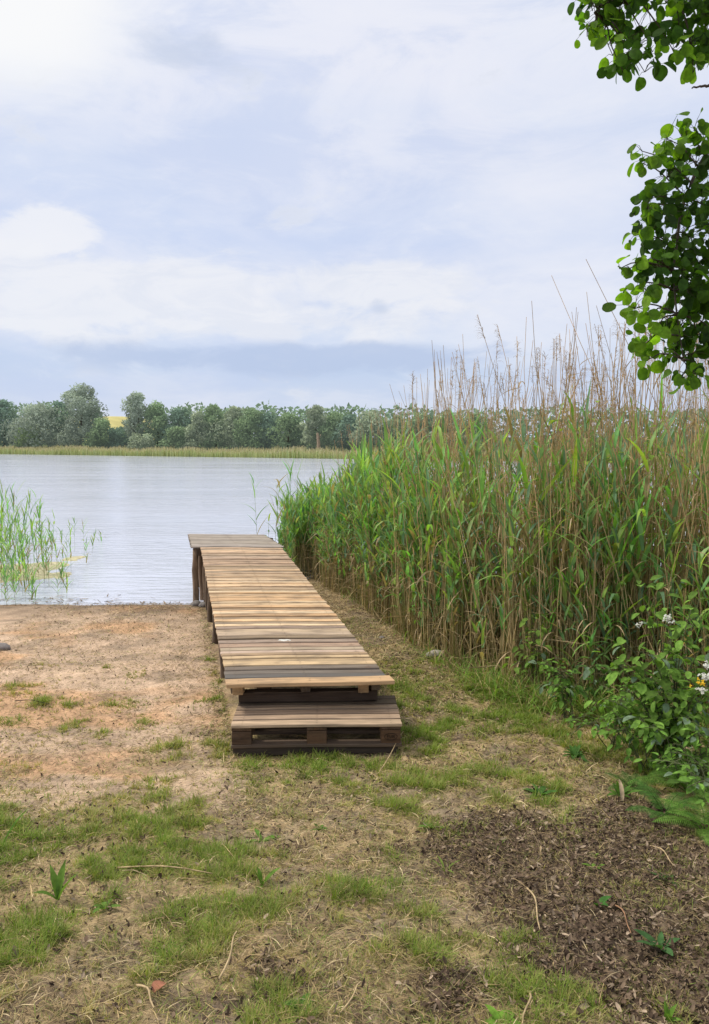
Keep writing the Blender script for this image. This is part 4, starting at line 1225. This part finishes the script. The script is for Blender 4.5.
def alder_branch(anchor_h, spine, clusters, n_each, spread, seed_col, lab=None):
    """spine: list of world points of a main limb; clusters: world points that carry leaves, twigs hang to them"""
    ms = MB(); ml = MB()
    st = np.array([np.interp(anchor_h, tp[:, 2], tp[:, i_]) for i_ in range(3)])
    sp3 = [st] + [np.asarray(q) - tb for q in spine]
    sp3 = np.array(sp3)
    tt = np.linspace(0, 1, len(sp3)); fine = np.linspace(0, 1, 22)
    sp3 = np.stack([np.interp(fine, tt, sp3[:, i_]) for i_ in range(3)], 1)
    sp3 += (np.random.default_rng(3).random((22, 3)) - .5) * .008
    tubes(ms, sp3[None], np.linspace(.014, .003, 22)[None], np.array(BARK), 6)
    for c_, sc_, nn_ in clusters:
        c0 = np.asarray(c_) - tb
        j = np.argmin(((sp3 - c0) ** 2).sum(1) + np.where(np.arange(22) > 19, .02, 0))
        pts = stem_chain(ms, sp3[j], c0, .005, .002, BARK, .03, 8, 4)
        c0 = c0 + np.array([0, 0, .05 if c_[2] > 3.9 else .005]); n = int(nn_ * 1.4 + .5); sc_ = sc_ * 1.05
        off = rng.normal(0, 1, (n, 3)) * np.array([sc_, sc_ * 1.6, sc_])
        pos = c0 + off
        # twig to each leaf from the nearest cluster stem point
        for k in range(n):
            j2 = np.argmin(((pts - pos[k]) ** 2).sum(1)); a0 = pts[j2]
            mid = (a0 + pos[k]) / 2 + np.array([0, 0, .01])
            tubes(ms, np.stack([a0, mid, pos[k]])[None], np.array([[.0016, .0013, .0009]]), np.array((.06, .07, .03)), 3)
        dv = nrm(off + 1e-6) * .6 + np.array([0, 0, -.65]) + rdir(n) * .55
        nv = rdir(n) * .8 + np.array([-.15, -.75, .55])
        L = U(.030, .074, n); br = U(.65, 1.35, (n, 1)); hue = rng.random((n, 1))
        cl = (np.array([.035, .085, .02]) * hue + np.array([.085, .18, .03]) * (1 - hue)) * br
        if nn_ <= 10: cl = cl * np.array([2.5, 2.1, 1.4])        # outer sprays brightened: backlight put into the leaf colour
        elif nn_ > 20: cl = cl * .75  # dense inner clusters darkened: crown shade put into the leaf colour
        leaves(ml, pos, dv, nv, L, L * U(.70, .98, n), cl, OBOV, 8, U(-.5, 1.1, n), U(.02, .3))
    o = link('branch', ms.mesh('branch'), M_bark, alder)
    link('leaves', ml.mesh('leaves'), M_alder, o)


def Pc(px, py, d, s, n): return (P(px, py, d), s, n)


up = [Pc(598, 28, 3.6, .035, 9), Pc(594, 12, 3.6, .03, 7), Pc(589, 38, 3.6, .018, 4), Pc(604, 10, 3.65, .05, 20), Pc(620, -5, 3.6, .06, 26), Pc(622, 25, 3.65, .045, 16), Pc(612, 55, 3.6, .022, 6), Pc(632, 48, 3.6, .04, 16), Pc(622, 72, 3.6, .032, 12), Pc(642, 70, 3.65, .032, 12), Pc(650, 50, 3.65, .02, 5),
      Pc(645, 8, 3.7, .05, 16), Pc(664, 2, 3.6, .035, 9), Pc(690, 5, 3.7, .06, 28), Pc(706, 20, 3.7, .05, 26), Pc(676, 38, 3.65, .035, 14), Pc(690, 55, 3.65, .04, 18), Pc(676, 60, 3.6, .02, 6), Pc(694, 74, 3.6, .022, 7), Pc(712, 50, 3.7, .04, 16), Pc(730, 20, 3.7, .08, 30), Pc(605, -22, 3.6, .06, 20), Pc(660, -25, 3.7, .1, 40), Pc(720, -20, 3.7, .1, 40)]
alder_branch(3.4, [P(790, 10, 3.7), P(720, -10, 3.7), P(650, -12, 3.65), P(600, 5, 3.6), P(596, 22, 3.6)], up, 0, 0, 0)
lo = [Pc(652, 160, 3.9, .03, 10), Pc(640, 150, 3.9, .012, 3), Pc(668, 140, 3.9, .03, 9), Pc(684, 138, 3.95, .02, 5), Pc(696, 132, 3.9, .02, 6), Pc(706, 142, 3.9, .03, 10), Pc(642, 163, 3.85, .014, 4), Pc(668, 178, 3.9, .035, 15), Pc(655, 195, 3.85, .03, 11), Pc(690, 165, 4., .045, 22), Pc(646, 208, 3.85, .022, 7), Pc(662, 215, 3.85, .04, 22), Pc(686, 205, 3.95, .05, 34), Pc(634, 234, 3.8, .02, 5), Pc(650, 238, 3.85, .03, 12), Pc(668, 245, 3.9, .045, 30), Pc(692, 245, 3.95, .055, 40),
      Pc(640, 262, 3.85, .022, 8), Pc(655, 268, 3.85, .03, 14), Pc(617, 268, 3.8, .010, 2), Pc(626, 268, 3.8, .012, 3), Pc(630, 288, 3.8, .018, 5), Pc(644, 290, 3.8, .025, 10), Pc(632, 308, 3.8, .022, 8), Pc(646, 315, 3.8, .018, 5), Pc(690, 290, 3.95, .05, 38), Pc(704, 300, 4., .05, 36), Pc(680, 275, 3.9, .04, 20), Pc(668, 320, 3.9, .025, 9), Pc(684, 325, 3.95, .035, 22), Pc(702, 335, 3.95, .04, 26),
      Pc(640, 345, 3.8, .022, 7), Pc(644, 360, 3.8, .014, 4), Pc(650, 338, 3.85, .016, 4), Pc(674, 350, 3.9, .028, 12), Pc(694, 358, 3.9, .035, 16), Pc(684, 378, 3.85, .02, 7), Pc(696, 374, 3.85, .022, 8), Pc(664, 355, 3.85, .014, 4), Pc(715, 220, 4., .07, 40), Pc(720, 280, 4., .07, 40), Pc(718, 170, 4., .06, 30), Pc(725, 340, 4., .06, 20)]
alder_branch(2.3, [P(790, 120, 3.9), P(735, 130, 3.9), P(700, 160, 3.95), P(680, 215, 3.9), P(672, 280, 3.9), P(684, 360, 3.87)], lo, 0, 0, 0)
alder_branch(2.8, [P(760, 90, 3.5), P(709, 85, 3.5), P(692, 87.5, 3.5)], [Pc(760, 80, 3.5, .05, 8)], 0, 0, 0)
# upper crown, out of frame, that shades the right foreground
cr = [((1.8 + U(0, 2.6), 1.2 + U(0, 3.6), 4.9 + U(0, 1.6)), U(.25, .4), 45) for _ in range(12)]
alder_branch(4.6, [(3.0, 3.2, 5.6), (2.6, 2.6, 5.9), (2.2, 1.8, 5.8), (2.1, 1.0, 5.4)], cr, 0, 0, 0)

# ------------------------------------------------------------------ far shore
def far_d(px, off):
    k = (px - 354.5) / 800
    return (126 + off) / (1 + .708 * k) if 126 - .708 * (126 / (1 + .708 * k)) * k > 98 else (98 + off)


# reed belt along the far shore
mb = MB(); n = 26000
x = U(-230, 60, n); y = far_shore(x) + U(-6., 2.5, n); z = np.maximum(gz0(x, y), -.1)
h = U(1.0, 1.75, n) * (.62 + .75 * fbm(x * .35, y * .1, 151)); w_ = U(.08, .2, n); a = U(0, PI, n)
pts = np.stack([np.stack([x, y, z - .3], 1), np.stack([x + U(-.1, .1, n), y, z + h * .6], 1), np.stack([x + U(-.25, .25, n), y, z + h], 1)], 1)
mixv = rng.random((n, 1)); colA = np.array([.42, .52, .22]) * mixv + np.array([.52, .55, .26]) * (1 - mixv); colB = np.array([.66, .58, .38]) * U(.8, 1.2, (n, 1))
ribbons(mb, pts, np.stack([np.cos(a), np.sin(a), 0 * a], 1), w_[:, None] * np.array([1, 1, .25])[None], np.stack([colA * .8, colA, colB], 1))
tag(link('far_reed_belt', mb.mesh('far_reed_belt'), M_dry), 'pale belt of reeds along the far shore of the lake', 'reed belt', kind='stuff')


def far_tree(name, px, py_top, wpx, off, col, lb, kind='round', group=None, nleaf=2600, py_low=447):
    d = far_d(px, off); b0 = P(px, 446, d); b0[2] = float(gz0(b0[0], b0[1])); wpx *= 1.18; H = P(px, py_top, d)[2] - b0[2]; Wd = wpx / 800 * d
    root = empty(name, b0, lb, 'tree', group); nleaf = int(2700 * max(1, H * Wd / 65))
    mt = MB(); s = np.linspace(0, 1, 7)
    tubes(mt, np.stack([.25 * np.sin(s * 3 + px), .1 * s, s * H * .8 - .3], 1)[None], np.linspace(H * .022, .04, 7)[None], np.array((.13, .11, .09)), 6)
    for q in range(5):
        t = U(.25, .6); a = U(0, 2 * PI); p0 = np.array([0.25 * math.sin(t * 3 + px), .1 * t, t * H * .8]); p1 = p0 + np.array([math.cos(a) * Wd * .33, math.sin(a) * Wd * .33, H * U(.12, .28)])
        stem_chain(mt, p0, p1, H * .009, .03, (.13, .11, .09), 0, 5, 4)
    link('trunk', mt.mesh('trunk'), M_bark, root)
    nb = 26; ml = MB()
    for q in range(nb):
        t = (q + U(0, 1)) / nb
        zc = H * (.12 + .8 * t)
        if kind == 'round': prof = math.sin(min(1, .15 + t * .86) * PI) ** .6
        elif kind == 'slim': prof = (.55 + .45 * math.sin(t * PI)) * (1 - .55 * t ** 3)
        elif kind == 'bush': prof = 1 - .55 * t
        else: prof = (1.05 - .8 * t)
        a = U(0, 2 * PI); rr = Wd * .5 * prof * U(.3, .82)
        c0 = np.array([math.cos(a) * rr, math.sin(a) * rr, zc]); rb = max(Wd * U(.10, .27) * (.6 + .5 * prof), .35)
        if zc + rb * .8 > H: c0[2] = H - rb * .8
        m_ = int(nleaf / nb); v = rdir(m_); rad = rb * U(.55, 1.08, m_) ** .7
        pos = c0 + v * rad[:, None] * np.array([1, 1, .85])
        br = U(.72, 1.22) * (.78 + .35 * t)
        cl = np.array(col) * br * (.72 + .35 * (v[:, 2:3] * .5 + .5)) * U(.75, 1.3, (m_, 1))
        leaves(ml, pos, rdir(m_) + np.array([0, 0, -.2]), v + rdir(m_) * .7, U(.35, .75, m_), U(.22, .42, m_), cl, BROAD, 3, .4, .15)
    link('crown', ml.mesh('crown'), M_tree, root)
    return root


WIL = (.36, .42, .33); GRN = (.25, .35, .18); DRK = (.17, .26, .19); LIM = (.33, .44, .16); PAL = (.37, .43, .29)  # crown tones lightened to carry some of the distance haze in the colour
TREES = [(5, 399, 36, 8, DRK, 'slim', 'dark green tree at the left picture edge on the far shore'), (29, 426, 26, 3, LIM, 'bush', 'low yellow-green bush in front of the leftmost far trees'), (40, 404, 50, 6, WIL, 'round', 'rounded grey-green willow second from the left on the far shore'),
         (60, 400, 30, 12, DRK, 'round', 'dark tree half hidden behind the tallest far willow'), (81, 384, 46, 7, WIL, 'round', 'tallest grey-green willow, left of the gap with the yellow field'), (99, 418, 27, 5, GRN, 'bush', 'low spreading tree at the left side of the yellow field gap'),
         (138, 390, 29, 6, WIL, 'slim', 'tall narrow grey willow right of the yellow field gap'), (157, 402, 32, 8, GRN, 'round', 'green tree adjoining the narrow willow on its right'), (119, 428, 27, 10, DRK, 'bush', 'dark low tree below the yellow field'), (141, 434, 30, 3, PAL, 'bush', 'pale bush at the foot of the narrow willow'),
         (181, 408, 34, 10, DRK, 'slim', 'dark conical tree in the middle of the left far wood'), (178, 427, 28, 4, GRN, 'bush', 'low green bush in front of the dark conical tree'), (199, 411, 26, 5, PAL, 'cone', 'pale grey conical willow right of the dark conical tree'), (215, 405, 36, 8, GRN, 'round', 'broad green tree right of the pale conical willow'),
         (234, 406, 36, 9, PAL, 'round', 'grey-green crown second right of the pale conical willow'), (252, 408, 34, 8, GRN, 'round', 'round green tree near the middle of the far wood'), (268, 412, 32, 10, DRK, 'round', 'dark round tree left of the slightly taller grey crown'), (288, 413, 34, 8, GRN, 'round', 'green tree directly left of the slightly taller grey crown'),
         (315, 404, 30, 7, PAL, 'round', 'slightly taller grey crown above the pale dead snag'), (334, 411, 34, 9, GRN, 'round', 'green tree just right of the pale dead snag'), (353, 414, 32, 8, DRK, 'round', 'dark tree above the lakeward tip of the reed bed'), (373, 411, 40, 6, PAL, 'round', 'pale rounded willow at the right end of the visible far wood'),
         (396, 416, 34, 8, GRN, 'round', 'green tree partly behind the first dry reed plumes'), (420, 413, 38, 9, GRN, 'round', 'far tree seen through the dry reeds, left of the last one'), (446, 413, 38, 9, PAL, 'round', 'pale far tree seen through the dry reeds'), (474, 414, 36, 9, GRN, 'round', 'last far tree to the right, veiled by dry reeds'),
         (-28, 400, 50, 8, GRN, 'round', 'far tree just left of the picture edge'), (-62, 396, 50, 9, WIL, 'round', 'grey far tree outside the left picture edge')]
for a in TREES: far_tree('far_tree', a[0], a[1], a[2], a[3], a[4], a[6], a[5], 'trees along the far shore')
# dark mass of the wood behind the front row
mb = MB(); n = 26000
x = U(-230, 70, n); y = far_shore(x) + U(9, 22, n); top = U(.0, 1, n) ** .8
gap = np.exp(-((proj(np.stack([x, y, 0 * x + 3], 1))[0] - 118) / 15) ** 4)
hh = (7.0 + 2.2 * fbm(x * .25, y * .02, 111)) * (y / 150) * (1 - .55 * gap)
pos = np.stack([x, y, gz0(x, y) + top * hh], 1)
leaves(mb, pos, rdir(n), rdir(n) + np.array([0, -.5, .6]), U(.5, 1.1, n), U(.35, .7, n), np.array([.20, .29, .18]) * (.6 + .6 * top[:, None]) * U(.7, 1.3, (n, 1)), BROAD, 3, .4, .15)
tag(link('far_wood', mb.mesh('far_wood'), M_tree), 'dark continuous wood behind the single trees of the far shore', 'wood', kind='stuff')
# pale dead snag
d = far_d(318, 4); b0 = P(318, 447, d); b0[2] = float(gz0(b0[0], b0[1])); mb = MB(); s = np.linspace(0, 1, 6); H = P(318, 431, d)[2] - b0[2]
tubes(mb, np.stack([.12 * np.sin(s * 4), 0 * s, s * H - .3], 1)[None], np.linspace(.45, .2, 6)[None], np.array((.48, .36, .26)), 6)
stem_chain(mb, (0, 0, H * .6), (.5, 0, H * .85), .12, .05, (.48, .36, .26), 0, 4, 4)
tag(link('dead_snag', mb.mesh('dead_snag'), M_bark, loc=b0), 'pale bare dead trunk at the edge of the far wood', 'dead tree')
